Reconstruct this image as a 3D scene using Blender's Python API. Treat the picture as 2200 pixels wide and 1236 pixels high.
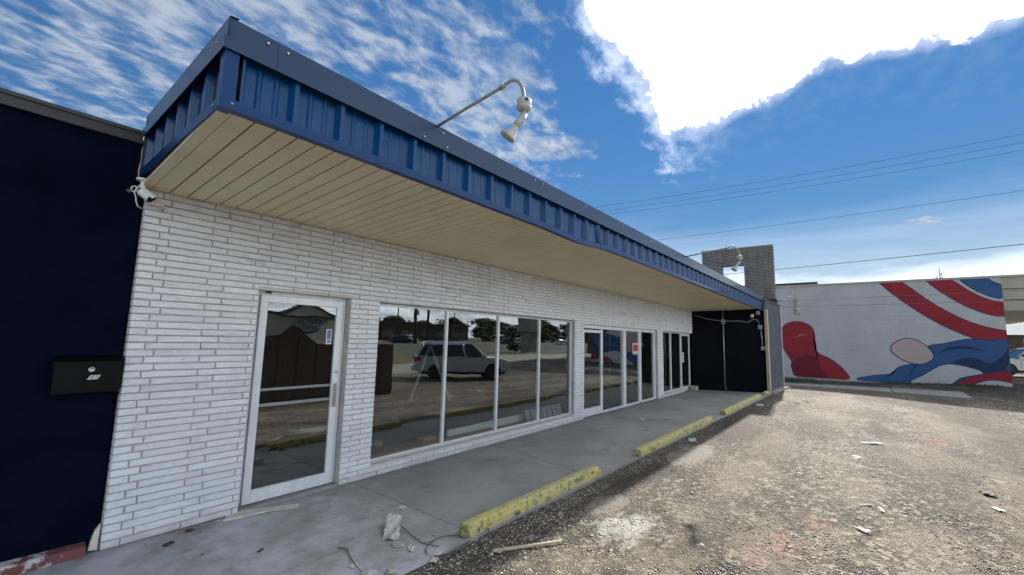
import bpy, math, random
import numpy as np
from mathutils import Vector, Matrix, Euler

random.seed(7)
rnd = random.Random(11)
for o in list(bpy.data.objects):
    bpy.data.objects.remove(o)
S = bpy.context.scene
COL = S.collection

# ------------------------------------------------------------------ camera
cam_d = bpy.data.cameras.new('camera')
cam = bpy.data.objects.new('camera', cam_d)
COL.objects.link(cam)
cam_d.sensor_width = 36.0
cam_d.lens = 909.33 / 2200 * 36
cam_d.clip_start = 0.05
cam_d.clip_end = 2000
_r = Vector((0.62001659, -0.78416896, 0.02566062))
_u = Vector((-0.10920654, -0.0538662, 0.99255849))
_f = Vector((0.77695132, 0.61820504, 0.11903432))
M = Matrix.Identity(4)
for i in range(3):
    M[i][0] = _r[i]; M[i][1] = _u[i]; M[i][2] = -_f[i]
M[0][3], M[1][3], M[2][3] = 0.0, -4.722, 1.75
cam.matrix_world = M
S.camera = cam

# ------------------------------------------------------------------ view, sun, sky
S.view_settings.view_transform = 'Standard'
S.view_settings.look = 'None'
S.view_settings.gamma = 1.0
S.view_settings.use_curve_mapping = False
S.view_settings.exposure = 1.34
try:
    S.cycles.use_denoising = True
    S.cycles.max_bounces = 10
    S.cycles.diffuse_bounces = 5
    S.cycles.glossy_bounces = 4
    S.cycles.transparent_max_bounces = 12
    S.cycles.sample_clamp_indirect = 6
except Exception:
    pass

SUN_AZ, SUN_EL = 5.0, 34.0          # degrees; azimuth counted from +X towards +Y
sd = bpy.data.lights.new('sun', 'SUN')
sd.energy = 2.7
sd.angle = math.radians(1.1)
sd.color = (1.0, 0.95, 0.88)
sun = bpy.data.objects.new('sun', sd)
COL.objects.link(sun)
a, e = math.radians(SUN_AZ), math.radians(SUN_EL)
sv = Vector((math.cos(e) * math.cos(a), math.cos(e) * math.sin(a), math.sin(e)))
sun.rotation_euler = sv.to_track_quat('Z', 'Y').to_euler()
sun.location = (20, 5, 30)

world = bpy.data.worlds.new('World')
S.world = world
world.use_nodes = True
SKY_STRENGTH = 0.12   # times the background strength below
def build_sky():
    nt = world.node_tree
    nt.nodes.clear()
    N, L = nt.nodes.new, nt.links.new
    def math_(op, a, b=None, c=None, clamp=False):
        n = N('ShaderNodeMath'); n.operation = op; n.use_clamp = clamp
        for i, v in enumerate((a, b, c)):
            if v is None: continue
            if isinstance(v, (int, float)): n.inputs[i].default_value = v
            else: L(v, n.inputs[i])
        return n.outputs[0]
    def maprange(v, a0, a1, b0=0.0, b1=1.0, smooth=True):
        n = N('ShaderNodeMapRange'); n.interpolation_type = 'SMOOTHSTEP' if smooth else 'LINEAR'
        L(v, n.inputs[0])
        for i, x in zip((1, 2, 3, 4), (a0, a1, b0, b1)): n.inputs[i].default_value = x
        return n.outputs[0]
    def noise(vec, scale, detail=6, rough=.55, dist=0.0):
        n = N('ShaderNodeTexNoise'); L(vec, n.inputs['Vector'])
        n.inputs['Scale'].default_value = scale; n.inputs['Detail'].default_value = detail
        n.inputs['Roughness'].default_value = rough; n.inputs['Distortion'].default_value = dist
        return n.outputs['Fac']
    def mix(f, c1, c2):
        n = N('ShaderNodeMix'); n.data_type = 'RGBA'
        for s, v in ((0, f), (6, c1), (7, c2)):
            if isinstance(v, (float, int)): n.inputs[s].default_value = v
            elif isinstance(v, tuple): n.inputs[s].default_value = (*v, 1)
            else: L(v, n.inputs[s])
        return n.outputs[2]
    tc = N('ShaderNodeTexCoord')
    nrm = N('ShaderNodeVectorMath'); nrm.operation = 'NORMALIZE'; L(tc.outputs['Generated'], nrm.inputs[0])
    sep = N('ShaderNodeSeparateXYZ'); L(nrm.outputs[0], sep.inputs[0])
    x, y, z = sep.outputs
    az = math_('MULTIPLY', math_('ARCTAN2', y, x), 57.29578)
    el = math_('MULTIPLY', math_('ARCSINE', z), 57.29578)
    sky = N('ShaderNodeTexSky'); sky.sky_type = 'NISHITA'
    sky.sun_disc = False
    sky.sun_elevation = math.radians(SUN_EL)
    sky.sun_rotation = math.radians(90 - SUN_AZ)
    sky.air_density = 1.0; sky.dust_density = 0.0; sky.ozone_density = 3.5
    # deeper blue than the raw model
    hs = N('ShaderNodeHueSaturation'); hs.inputs['Saturation'].default_value = 1.22
    hs.inputs['Value'].default_value = 0.44
    L(sky.outputs[0], hs.inputs['Color'])
    # soft shoulder so that the aureole stays blue
    bw = N('ShaderNodeRGBToBW'); L(hs.outputs[0], bw.inputs[0])
    kk = math_('DIVIDE', 1.0, math_('ADD', 1.0, math_('MULTIPLY', bw.outputs[0], SKY_STRENGTH * 5.5)))
    shd = N('ShaderNodeVectorMath'); shd.operation = 'SCALE'; L(hs.outputs[0], shd.inputs[0]); L(kk, shd.inputs['Scale'])
    base = shd.outputs[0]
    # cloud plane coordinates
    zz = math_('ADD', math_('MAXIMUM', z, 0.0), 0.10)
    cb = N('ShaderNodeCombineXYZ'); L(math_('DIVIDE', x, zz), cb.inputs[0]); L(math_('DIVIDE', y, zz), cb.inputs[1])
    pl = cb.outputs[0]
    mp = N('ShaderNodeMapping'); L(pl, mp.inputs[0]); mp.inputs['Rotation'].default_value = (0, 0, math.radians(-18)); mp.inputs['Scale'].default_value = (0.80, 1.25, 1)
    st = mp.outputs[0]
    daz = math_('ABSOLUTE', math_('SUBTRACT', az, SUN_AZ - 8))
    bias = maprange(daz, 20, 44)
    coarse = noise(st, 0.75, 4, .55, .3)
    fine = noise(st, 10.5, 5, .58, .25)
    cell = noise(st, 24, 3, .5, .4)
    mid = noise(st, 1.9, 6, .6, .4)
    dens = math_('ADD', math_('ADD', math_('MULTIPLY', coarse, .55), math_('MULTIPLY', mid, .45)), math_('ADD', math_('MULTIPLY', fine, .78), math_('MULTIPLY', cell, .16)))
    dens = math_('ADD', dens, math_('MULTIPLY', math_('SUBTRACT', bias, 1.0), .42))
    alto = maprange(dens, .84, 1.12)
    alto = math_('MULTIPLY', alto, .64)
    # low white haze band, broken by streaks
    mp2 = N('ShaderNodeMapping'); 
    cb2 = N('ShaderNodeCombineXYZ'); L(math_('MULTIPLY', az, .02), cb2.inputs[0]); L(math_('MULTIPLY', el, .12), cb2.inputs[1])
    streak = noise(cb2.outputs[0], 1.6, 5, .6, .3)
    elb = math_('ADD', el, math_('MULTIPLY', math_('SUBTRACT', streak, .5), 11.0))
    # the bank stands higher away from the sun (the windows mirror a white sky there)
    v_ = math_('ABSOLUTE', math_('ADD', az, 100)); v_ = math_('MINIMUM', v_, math_('SUBTRACT', 360, v_))
    back = maprange(v_, 82, 45)
    elk = math_('DIVIDE', elb, math_('ADD', 1.0, math_('MULTIPLY', back, 1.6)))
    band = maprange(elk, 6.2, 10.2, 1.0, 0.0)
    band2 = math_('MULTIPLY', maprange(elk, 6.0, 17.0, 1.0, 0.0), .35)
    low = math_('MAXIMUM', band, band2)
    # the big sunlit cloud: lower edge as a function of azimuth
    ramp = N('ShaderNodeFloatCurve')
    cv = ramp.mapping.curves[0]
    pts = [(-60, 70), (-45, 40), (-25, 30), (-14.1, 27.8), (-9.7, 27.6), (-4.6, 28.6), (.2, 29.2), (3.8, 27.9), (6.2, 27.1), (10.8, 26.1), (15.2, 25.6), (18.6, 26.2), (20.0, 30.0), (23, 34.5), (26, 37), (29.3, 41), (34, 48), (44, 70)]
    def fx(v): return (v + 60) / 110
    cv.points[0].location = (fx(-60), .9); cv.points[1].location = (1.0, .9)
    for p_ in pts[1:]:
        cv.points.new(fx(p_[0]), p_[1] / 90)
    for q in cv.points: q.handle_type = 'VECTOR'
    ramp.mapping.update()
    L(math_('DIVIDE', math_('ADD', az, 60), 110, clamp=True), ramp.inputs['Value'])
    elow = math_('MULTIPLY', ramp.outputs[0], 90)
    dvec = nrm.outputs[0]
    n1 = noise(dvec, 9, 8, .62, .2); n2 = noise(dvec, 30, 6, .65, .3)
    rag = maprange(az, 8, 20, .45, 1.0)
    wob = math_('MULTIPLY', math_('ADD', math_('MULTIPLY', math_('SUBTRACT', n1, .5), 6.5), math_('MULTIPLY', math_('SUBTRACT', n2, .5), 2.2)), rag)
    d = math_('ADD', math_('SUBTRACT', el, elow), wob)
    upper = math_('SUBTRACT', 60, el)
    d = math_('MINIMUM', d, upper)
    edge = maprange(d, -0.9, 0.5)
    core = maprange(math_('ADD', d, math_('MULTIPLY', math_('SUBTRACT', fine, .5), 5)), 0.1, 1.6)
    # small wisp below the lamp, some puffs right of it
    def blob(a0, e0, wa, we, thr, amp):
        ua = math_('DIVIDE', math_('SUBTRACT', az, a0), wa); ue = math_('DIVIDE', math_('SUBTRACT', el, e0), we)
        r2 = math_('ADD', math_('MULTIPLY', ua, ua), math_('MULTIPLY', ue, ue))
        v = math_('SUBTRACT', math_('ADD', math_('MULTIPLY', n1, 1.2), math_('MULTIPLY', fine, 1.0)), r2)
        return math_('MULTIPLY', maprange(v, thr, thr + .7), amp)
    wisp = math_('MAXIMUM', blob(33.5, 25.0, 9.0, 2.4, .45, .85), blob(-6.2, 12.4, 2.2, .5, .55, .85))
    wisp = math_('MAXIMUM', wisp, blob(39, 33, 6.0, 6.0, .6, .55))
    white = math_('MAXIMUM', alto, wisp)
    cl_col = mix(maprange(fine, .3, .7), (.40, .50, .66), (.82, .88, .95))
    bg_col_sc = N('ShaderNodeVectorMath'); bg_col_sc.operation = 'SCALE'; L(base, bg_col_sc.inputs[0]); bg_col_sc.inputs['Scale'].default_value = SKY_STRENGTH
    c = bg_col_sc.outputs[0]
    cs = 0.28          # cloud radiance scale (before exposure)
    def sc(col, k):
        n = N('ShaderNodeVectorMath'); n.operation = 'SCALE'; L(col, n.inputs[0]); n.inputs['Scale'].default_value = k; return n.outputs[0]
    c = mix(low, c, mix(back, (.38, .42, .46), (.80, .85, .90)))
    c = mix(white, c, sc(cl_col, cs))
    fr_ = math_('MULTIPLY', maprange(math_('ADD', d, math_('MULTIPLY', math_('SUBTRACT', fine, .5), 16)), -5.5, 1.0), maprange(az, 9, 20, .06, .85))
    c = mix(fr_, c, mix(maprange(n2, .35, .65), (.13, .18, .28), (.30, .34, .42)))
    c = mix(edge, c, (.17, .21, .30))
    c = mix(core, c, (1.25, 1.25, 1.2))
    # the ground side of the sky dome
    c = mix(maprange(el, -3, -0.5, 1.0, 0.0), c, (.16, .16, .15))
    bg = N('ShaderNodeBackground'); L(c, bg.inputs['Color']); bg.inputs['Strength'].default_value = 1.25
    out = N('ShaderNodeOutputWorld'); L(bg.outputs[0], out.inputs['Surface'])
build_sky()

# ------------------------------------------------------------------ materials
def nodes_of(name):
    m = bpy.data.materials.new(name); m.use_nodes = True
    nt = m.node_tree
    return m, nt, nt.nodes['Principled BSDF']
def new(nt, t, **kw):
    n = nt.nodes.new(t)
    for k, v in kw.items(): setattr(n, k, v)
    return n
def pos_noise(nt, scale, detail=4, rough=.6, vec=None, stretch=None):
    if vec is None:
        vec = new(nt, 'ShaderNodeNewGeometry').outputs['Position']
    if stretch:
        mp = new(nt, 'ShaderNodeMapping'); mp.inputs['Scale'].default_value = stretch
        nt.links.new(vec, mp.inputs[0]); vec = mp.outputs[0]
    n = new(nt, 'ShaderNodeTexNoise')
    n.inputs['Scale'].default_value = scale; n.inputs['Detail'].default_value = detail; n.inputs['Roughness'].default_value = rough
    nt.links.new(vec, n.inputs['Vector'])
    return n.outputs['Fac']
def ramp(nt, fac, lo, hi):
    n = new(nt, 'ShaderNodeMapRange'); n.interpolation_type = 'SMOOTHSTEP'
    nt.links.new(fac, n.inputs[0]); n.inputs[1].default_value = lo; n.inputs[2].default_value = hi
    return n.outputs[0]
def mixc(nt, fac, a, b):
    n = new(nt, 'ShaderNodeMix', data_type='RGBA')
    for s, v in ((0, fac), (6, a), (7, b)):
        if isinstance(v, (int, float)): n.inputs[s].default_value = v
        elif isinstance(v, tuple): n.inputs[s].default_value = (*v[:3], 1)
        else: nt.links.new(v, n.inputs[s])
    return n.outputs[2]
def mth(nt, op, a, b=None):
    n = new(nt, 'ShaderNodeMath', operation=op)
    for i, v in enumerate((a, b)):
        if v is None: continue
        if isinstance(v, (int, float)): n.inputs[i].default_value = v
        else: nt.links.new(v, n.inputs[i])
    return n.outputs[0]
def bump(nt, bsdf, h, strength=.3, dist=.01):
    b = new(nt, 'ShaderNodeBump'); b.inputs['Strength'].default_value = strength; b.inputs['Distance'].default_value = dist
    nt.links.new(h, b.inputs['Height']); nt.links.new(b.outputs[0], bsdf.inputs['Normal'])
def mat(name, c1, c2=None, rough=.6, metal=0.0, scale=6, lo=.35, hi=.65, bs=0.0, bscale=40, bd=.004, spec=.5, stretch=None):
    m, nt, b = nodes_of(name)
    b.inputs['Roughness'].default_value = rough; b.inputs['Metallic'].default_value = metal
    b.inputs['Specular IOR Level'].default_value = spec
    if c2 is None:
        c2 = tuple(max(0, v * .86) for v in c1)
    f = ramp(nt, pos_noise(nt, scale, 5, .65, stretch=stretch), lo, hi)
    nt.links.new(mixc(nt, f, c1, c2), b.inputs['Base Color'])
    if bs: bump(nt, b, pos_noise(nt, bscale, 4, .6), bs, bd)
    return m

MT = {}
# painted brick
def brick_mat(name, c1, c2, dirt, dirt_amt, bstr):
    m, nt, b = nodes_of(name)
    oi = new(nt, 'ShaderNodeObjectInfo')
    f = ramp(nt, pos_noise(nt, 2.2, 6, .65), .35, .7)
    col = mixc(nt, f, c1, c2)
    d = ramp(nt, pos_noise(nt, 9, 7, .7, stretch=(.35, 1, 1.6)), .60, .78)
    col = mixc(nt, mth(nt, 'MULTIPLY', d, dirt_amt), col, dirt)
    mo = ramp(nt, pos_noise(nt, 24, 6, .7, stretch=(.5, 1, 1.3)), .42, .66)
    col = mixc(nt, mth(nt, 'MULTIPLY', mo, .22), col, (c2[0] * .62, c2[1] * .63, c2[2] * .66))
    sp = ramp(nt, pos_noise(nt, 38, 3, .5), .70, .76)
    col = mixc(nt, mth(nt, 'MULTIPLY', sp, .45), col, (.28, .25, .21))
    gp = new(nt, 'ShaderNodeNewGeometry').outputs['Position']; gs = new(nt, 'ShaderNodeSeparateXYZ'); nt.links.new(gp, gs.inputs[0])
    # smear left by an old sign rail, grime below the soffit
    zz = mth(nt, 'ADD', gs.outputs[2], mth(nt, 'MULTIPLY', mth(nt, 'SUBTRACT', pos_noise(nt, 1.1, 3, .5), .5), .12))
    dz = mth(nt, 'ABSOLUTE', mth(nt, 'SUBTRACT', zz, 2.47))
    sm = new(nt, 'ShaderNodeMapRange'); nt.links.new(dz, sm.inputs[0]); sm.inputs[1].default_value = .055; sm.inputs[2].default_value = .015
    sm2 = mth(nt, 'MULTIPLY', sm.outputs[0], ramp(nt, pos_noise(nt, 2.6, 7, .75, stretch=(1, 1, 3)), .50, .64))
    col = mixc(nt, mth(nt, 'MULTIPLY', sm2, .6), col, (.20, .18, .14))
    bt = new(nt, 'ShaderNodeMapRange'); nt.links.new(mth(nt, 'ADD', gs.outputs[2], mth(nt, 'MULTIPLY', pos_noise(nt, 5, 6, .7), .25)), bt.inputs[0]); bt.inputs[1].default_value = .24; bt.inputs[2].default_value = .10
    col = mixc(nt, mth(nt, 'MULTIPLY', bt.outputs[0], .55), col, (.36, .33, .29))
    tp = new(nt, 'ShaderNodeMapRange'); nt.links.new(gs.outputs[2], tp.inputs[0]); tp.inputs[1].default_value = 2.55; tp.inputs[2].default_value = 2.95
    col = mixc(nt, mth(nt, 'MULTIPLY', mth(nt, 'MULTIPLY', tp.outputs[0], ramp(nt, pos_noise(nt, 4, 6, .7), .35, .7)), .45), col, (.50, .42, .29))
    v = mth(nt, 'ADD', mth(nt, 'MULTIPLY', oi.outputs['Random'], .12), .88)
    hs = new(nt, 'ShaderNodeHueSaturation'); nt.links.new(col, hs.inputs['Color']); nt.links.new(v, hs.inputs['Value'])
    nt.links.new(hs.outputs[0], b.inputs['Base Color'])
    b.inputs['Roughness'].default_value = .75; b.inputs['Specular IOR Level'].default_value = .12
    h = mth(nt, 'ADD', mth(nt, 'MULTIPLY', pos_noise(nt, 55, 5, .65, stretch=(.6, 1, 1)), 1.0), mth(nt, 'MULTIPLY', pos_noise(nt, 17, 3, .5), .8))
    bump(nt, b, h, bstr, .012)
    return m
MT['brick'] = brick_mat('white_painted_brick', (.86, .875, .90), (.77, .785, .81), (.42, .37, .29), .6, .8)
MT['mortar'] = mat('painted_mortar', (.46, .455, .45), (.34, .335, .33), .8, scale=5, bs=.3, bscale=90)
MT['pylon_brick'] = brick_mat('weathered_pylon_brick', (.36, .35, .34), (.22, .215, .21), (.06, .06, .06), .9, .6)
MT['pylon_mortar'] = mat('pylon_mortar', (.04, .04, .04), (.025, .025, .025), .9)
def metal_paint(name, c, rough, fade, coat=.3):
    m, nt, b = nodes_of(name)
    f = ramp(nt, pos_noise(nt, 1.2, 5, .6), .3, .75)
    col = mixc(nt, mth(nt, 'MULTIPLY', f, fade), c, (min(1, c[0] * 1.7 + .012), min(1, c[1] * 1.5 + .012), min(1, c[2] * 1.3 + .015)))
    dd = ramp(nt, pos_noise(nt, 7, 7, .7, stretch=(1, 1, .25)), .62, .8)
    col = mixc(nt, mth(nt, 'MULTIPLY', dd, .35), col, (.10, .11, .12))
    nt.links.new(col, b.inputs['Base Color'])
    b.inputs['Roughness'].default_value = rough
    b.inputs['Specular IOR Level'].default_value = .22
    b.inputs['Coat Weight'].default_value = coat; b.inputs['Coat Roughness'].default_value = .10; b.inputs['Coat IOR'].default_value = 1.42
    bump(nt, b, pos_noise(nt, 3.5, 3, .5), .12, .02)
    return m
MT['blue'] = metal_paint('blue_ribbed_metal', (.0006, .058, .185), .38, .08, .55)
MT['flash'] = metal_paint('slate_blue_flashing', (.024, .055, .115), .36, .22)
MT['trim'] = metal_paint('blue_trim', (.002, .042, .150), .42, .10, .2)
MT['soffit'] = mat('cream_soffit', (.87, .77, .53), (.82, .72, .48), .5, scale=1.3, bs=.05, bscale=25)
def soffit_mat():
    m, nt, b = nodes_of('stained_cream_soffit')
    col = mixc(nt, ramp(nt, pos_noise(nt, 1.3, 5, .6), .35, .65), (.87, .77, .53), (.80, .70, .47))
    st_ = ramp(nt, pos_noise(nt, 2.1, 8, .75, stretch=(1.6, .5, 1)), .56, .74)
    col = mixc(nt, mth(nt, 'MULTIPLY', st_, .35), col, (.50, .39, .22))
    sp_ = ramp(nt, pos_noise(nt, 30, 3, .5), .73, .77)
    col = mixc(nt, mth(nt, 'MULTIPLY', sp_, .5), col, (.22, .18, .12))
    nt.links.new(col, b.inputs['Base Color']); b.inputs['Roughness'].default_value = .5
    bump(nt, b, pos_noise(nt, 5, 3, .5), .08, .01)
    return m
MT['soffit'] = soffit_mat()
MT['soffit_gap'] = mat('soffit_groove', (.10, .085, .06), None, .8)
MT['navy'] = mat('navy_stucco', (.0012, .0050, .018), (.0008, .0032, .012), .85, scale=3, bs=.9, bscale=120, bd=.003, spec=.06)
MT['roofedge'] = mat('dark_roof_edge', (.030, .030, .032), (.20, .18, .15), .55, scale=2.2, lo=.58, hi=.74, stretch=(.7, 1, 5))
MT['redcurb'] = mat('red_painted_curb', (.16, .055, .055), (.52, .49, .48), .8, scale=7, lo=.52, hi=.60, bs=.5, bscale=30, bd=.01)
MT['black'] = mat('black_panel_paint', (.002, .0022, .005), (.0035, .004, .007), .75, spec=.08, scale=1.5)
MT['greyside'] = mat('worn_charcoal_paint', (.055, .066, .082), (.095, .108, .125), .75, scale=5, bs=.3, bscale=60, stretch=(1, 1, .4))
MT['white'] = mat('white_paint', (.72, .71, .68), (.62, .61, .58), .5, scale=6)
MT['plastic'] = mat('white_plastic', (.78, .78, .77), (.72, .72, .71), .32, scale=4)
MT['alu'] = mat('satin_aluminium_frame', (.80, .82, .84), (.70, .72, .74), .38, metal=.08, scale=9, stretch=(1, 1, .3))
MT['steel'] = mat('brushed_steel', (.55, .55, .55), (.42, .42, .42), .28, metal=.9, scale=14)
MT['galv'] = mat('galvanised_conduit', (.40, .41, .40), (.30, .31, .30), .45, metal=.6, scale=14)
MT['lampgrey'] = mat('weathered_lamp_pipe', (.38, .39, .35), (.33, .34, .30), .5, metal=.15, scale=6)
MT['lampwhite'] = mat('lamp_white_enamel', (.56, .55, .50), (.44, .43, .38), .4, scale=14)
MT['dark'] = mat('dark_void', (.012, .012, .013), (.02, .02, .02), .6, scale=5)
MT['rubber'] = mat('black_rubber', (.015, .015, .016), (.025, .025, .025), .7, scale=20)
MT['blackgloss'] = mat('black_enamel', (.002, .002, .003), (.003, .003, .004), .4, spec=.12, scale=8)
MT['label'] = mat('cream_label', (.62, .60, .45), (.55, .53, .40), .5)
MT['ink'] = mat('black_ink', (.01, .01, .01), None, .6)
MT['pullblue'] = mat('sticker_blue', (.02, .05, .22), None, .4)
MT['ltblue'] = mat('sticker_light_blue', (.05, .22, .55), None, .4)
MT['signred'] = mat('sign_red', (.55, .02, .02), (.45, .02, .02), .4)
MT['board'] = mat('torn_foam_board', (.68, .66, .58), (.55, .52, .43), .7, scale=14)
MT['paper'] = mat('dusty_paper', (.60, .60, .57), (.42, .42, .40), .8, scale=30)
MT['wood'] = mat('pine_lumber', (.46, .30, .15), (.36, .22, .10), .6, scale=10, stretch=(.4, 5, 5))
MT['stick'] = mat('bleached_wood', (.62, .52, .36), (.48, .38, .25), .7, scale=20)
MT['redwood'] = mat('red_stained_block', (.25, .04, .07), (.18, .03, .05), .6, scale=10)
MT['wire'] = mat('grey_wire', (.07, .07, .07), (.10, .10, .10), .5, scale=30)
MT['twig'] = mat('twig_bark', (.13, .10, .07), (.2, .16, .12), .8, scale=40)
MT['rock'] = mat('tan_rock', (.50, .46, .36), (.36, .33, .27), .85, scale=30, bs=.6, bscale=80)
MT['leafbrown'] = mat('dead_leaf', (.10, .045, .02), (.06, .03, .02), .7, scale=40)
MT['fence'] = mat('dark_stained_fence', (.070, .042, .026), (.035, .022, .016), .8, scale=3, stretch=(5, 5, .4), bs=.4, bscale=30)
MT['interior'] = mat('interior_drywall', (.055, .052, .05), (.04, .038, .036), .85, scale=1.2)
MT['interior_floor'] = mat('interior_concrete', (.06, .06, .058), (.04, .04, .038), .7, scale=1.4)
MT['frp'] = mat('grey_louvre', (.33, .35, .37), (.26, .28, .30), .5)
MT['cream'] = mat('cream_lintel', (.60, .54, .42), (.45, .38, .28), .6, scale=8)
MT['asph'] = mat('road_asphalt', (.055, .055, .056), (.075, .073, .07), .85, scale=1.1, bs=.4, bscale=60)
MT['drygrass'] = mat('dry_grass_ground', (.15, .125, .065), (.09, .095, .04), .95, scale=.5, bs=.6, bscale=25, bd=.03)
MT['apron'] = mat('concrete_apron', (.34, .32, .28), (.26, .245, .21), .85, scale=.8)
MT['grass'] = mat('weed_green', (.06, .085, .025), (.13, .11, .05), .8, scale=6)
MT['carsilver'] = mat('silver_car_paint', (.64, .65, .66), (.62, .63, .64), .25, metal=.3, scale=1, spec=.6)
MT['carwhite'] = mat('white_car_paint', (.75, .75, .75), None, .25, scale=1)
MT['cardark'] = mat('dark_car_paint', (.03, .035, .05), None, .25, scale=1)
MT['carglass'] = mat('car_glass', (.008, .010, .011), None, .06, spec=.8, scale=1)
MT['taillight'] = mat('tail_light_red', (.42, .01, .01), None, .2)
MT['amber'] = mat('amber_lens', (.55, .20, .03), None, .2)
MT['headlight'] = mat('headlight_lens', (.75, .77, .78), None, .08, metal=.3)
MT['stucco'] = mat('beige_stucco', (.50, .46, .38), (.44, .40, .33), .8, scale=.6)
MT['browntrim'] = mat('dark_brown_trim', (.03, .022, .018), None, .6)
MT['brownwall'] = mat('brown_block_wall', (.10, .07, .05), (.07, .05, .04), .85, scale=.5)
MT['pole'] = mat('utility_pole_wood', (.10, .08, .065), (.07, .055, .045), .9, scale=4, stretch=(6, 6, .5))
MT['sigblack'] = mat('signal_black', (.012, .012, .013), None, .6)
MT['stone'] = mat('stacked_stone', (.32, .29, .25), (.20, .18, .16), .85, scale=4, bs=.5, bscale=14, bd=.03)
MT['signface'] = mat('sign_face', (.65, .65, .62), (.5, .5, .48), .5)
MT['mural_white'] = None

def mural_wall_mat(name, c1, c2):
    m, nt, b = nodes_of(name)
    pos = new(nt, 'ShaderNodeNewGeometry').outputs['Position']
    f = ramp(nt, pos_noise(nt, .8, 6, .65), .35, .7)
    col = mixc(nt, f, c1, c2)
    d = ramp(nt, pos_noise(nt, 3, 7, .7), .62, .75)
    col = mixc(nt, mth(nt, 'MULTIPLY', d, .22), col, (.33, .31, .28))
    nt.links.new(col, b.inputs['Base Color']); b.inputs['Roughness'].default_value = .75
    # block courses: fine relief
    mp = new(nt, 'ShaderNodeMapping'); nt.links.new(pos, mp.inputs[0]); mp.inputs['Rotation'].default_value = (math.radians(90), 0, math.radians(90))
    br = new(nt, 'ShaderNodeTexBrick'); br.inputs['Scale'].default_value = 1.0
    br.inputs['Brick Width'].default_value = .4; br.inputs['Row Height'].default_value = .2; br.inputs['Mortar Size'].default_value = .011
    sp = new(nt, 'ShaderNodeSeparateXYZ'); nt.links.new(pos, sp.inputs[0])
    cb = new(nt, 'ShaderNodeCombineXYZ'); nt.links.new(sp.outputs[1], cb.inputs[0]); nt.links.new(sp.outputs[2], cb.inputs[1])
    nt.links.new(cb.outputs[0], br.inputs['Vector'])
    nt.links.new(mixc(nt, mth(nt, 'MULTIPLY', mth(nt, 'MULTIPLY', br.outputs['Fac'], ramp(nt, pos_noise(nt, 1.5, 4, .6), .3, .65)), .15), col, (.16, .16, .16)), b.inputs['Base Color'])
    bump(nt, b, mth(nt, 'SUBTRACT', 1.0, br.outputs['Fac']), .5, .008)
    return m
MT['mural_white'] = mural_wall_mat('painted_block_white', (.56, .56, .55), (.49, .49, .485))
MT['mural_red'] = mural_wall_mat('mural_red_paint', (.36, .018, .03), (.28, .014, .026))
MT['mural_darkred'] = mural_wall_mat('mural_dark_red_paint', (.20, .008, .02), (.16, .008, .02))
MT['mural_blue'] = mural_wall_mat('mural_blue_paint', (.035, .11, .27), (.03, .09, .23))
MT['mural_navy'] = mural_wall_mat('mural_navy_paint', (.014, .035, .11), (.012, .03, .09))
MT['mural_pink'] = mural_wall_mat('mural_pale_pink_paint', (.56, .42, .40), (.52, .39, .37))
MT['mural_faded'] = mural_wall_mat('mural_faded_red_paint', (.46, .17, .17), (.42, .13, .14))

# glass: mirror film over a dim room
def glass_mat(name, base, tint):
    m = bpy.data.materials.new(name); m.use_nodes = True
    nt = m.node_tree; nt.nodes.clear()
    geo = new(nt, 'ShaderNodeNewGeometry')
    dt = new(nt, 'ShaderNodeVectorMath', operation='DOT_PRODUCT'); nt.links.new(geo.outputs['Incoming'], dt.inputs[0]); nt.links.new(geo.outputs['Normal'], dt.inputs[1])
    om = mth(nt, 'SUBTRACT', 1.0, mth(nt, 'ABSOLUTE', dt.outputs['Value']))
    fac = mth(nt, 'ADD', mth(nt, 'MULTIPLY', mth(nt, 'POWER', om, 5.0), 1.0 - base), base)
    gl = new(nt, 'ShaderNodeBsdfGlossy'); gl.inputs['Roughness'].default_value = 0.0; gl.inputs['Color'].default_value = (.93, .96, .97, 1)
    bp = new(nt, 'ShaderNodeBump'); bp.inputs['Strength'].default_value = .05; bp.inputs['Distance'].default_value = .02
    nt.links.new(pos_noise(nt, 1.6, 2, .5), bp.inputs['Height']); nt.links.new(bp.outputs[0], gl.inputs['Normal'])
    tr = new(nt, 'ShaderNodeBsdfTransparent'); tr.inputs['Color'].default_value = (*tint, 1)
    mx = new(nt, 'ShaderNodeMixShader'); nt.links.new(fac, mx.inputs[0]); nt.links.new(tr.outputs[0], mx.inputs[1]); nt.links.new(gl.outputs[0], mx.inputs[2])
    out = new(nt, 'ShaderNodeOutputMaterial'); nt.links.new(mx.outputs[0], out.inputs[0])
    return m
MT['glass'] = glass_mat('window_glass', .15, (.90, .93, .93))

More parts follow.
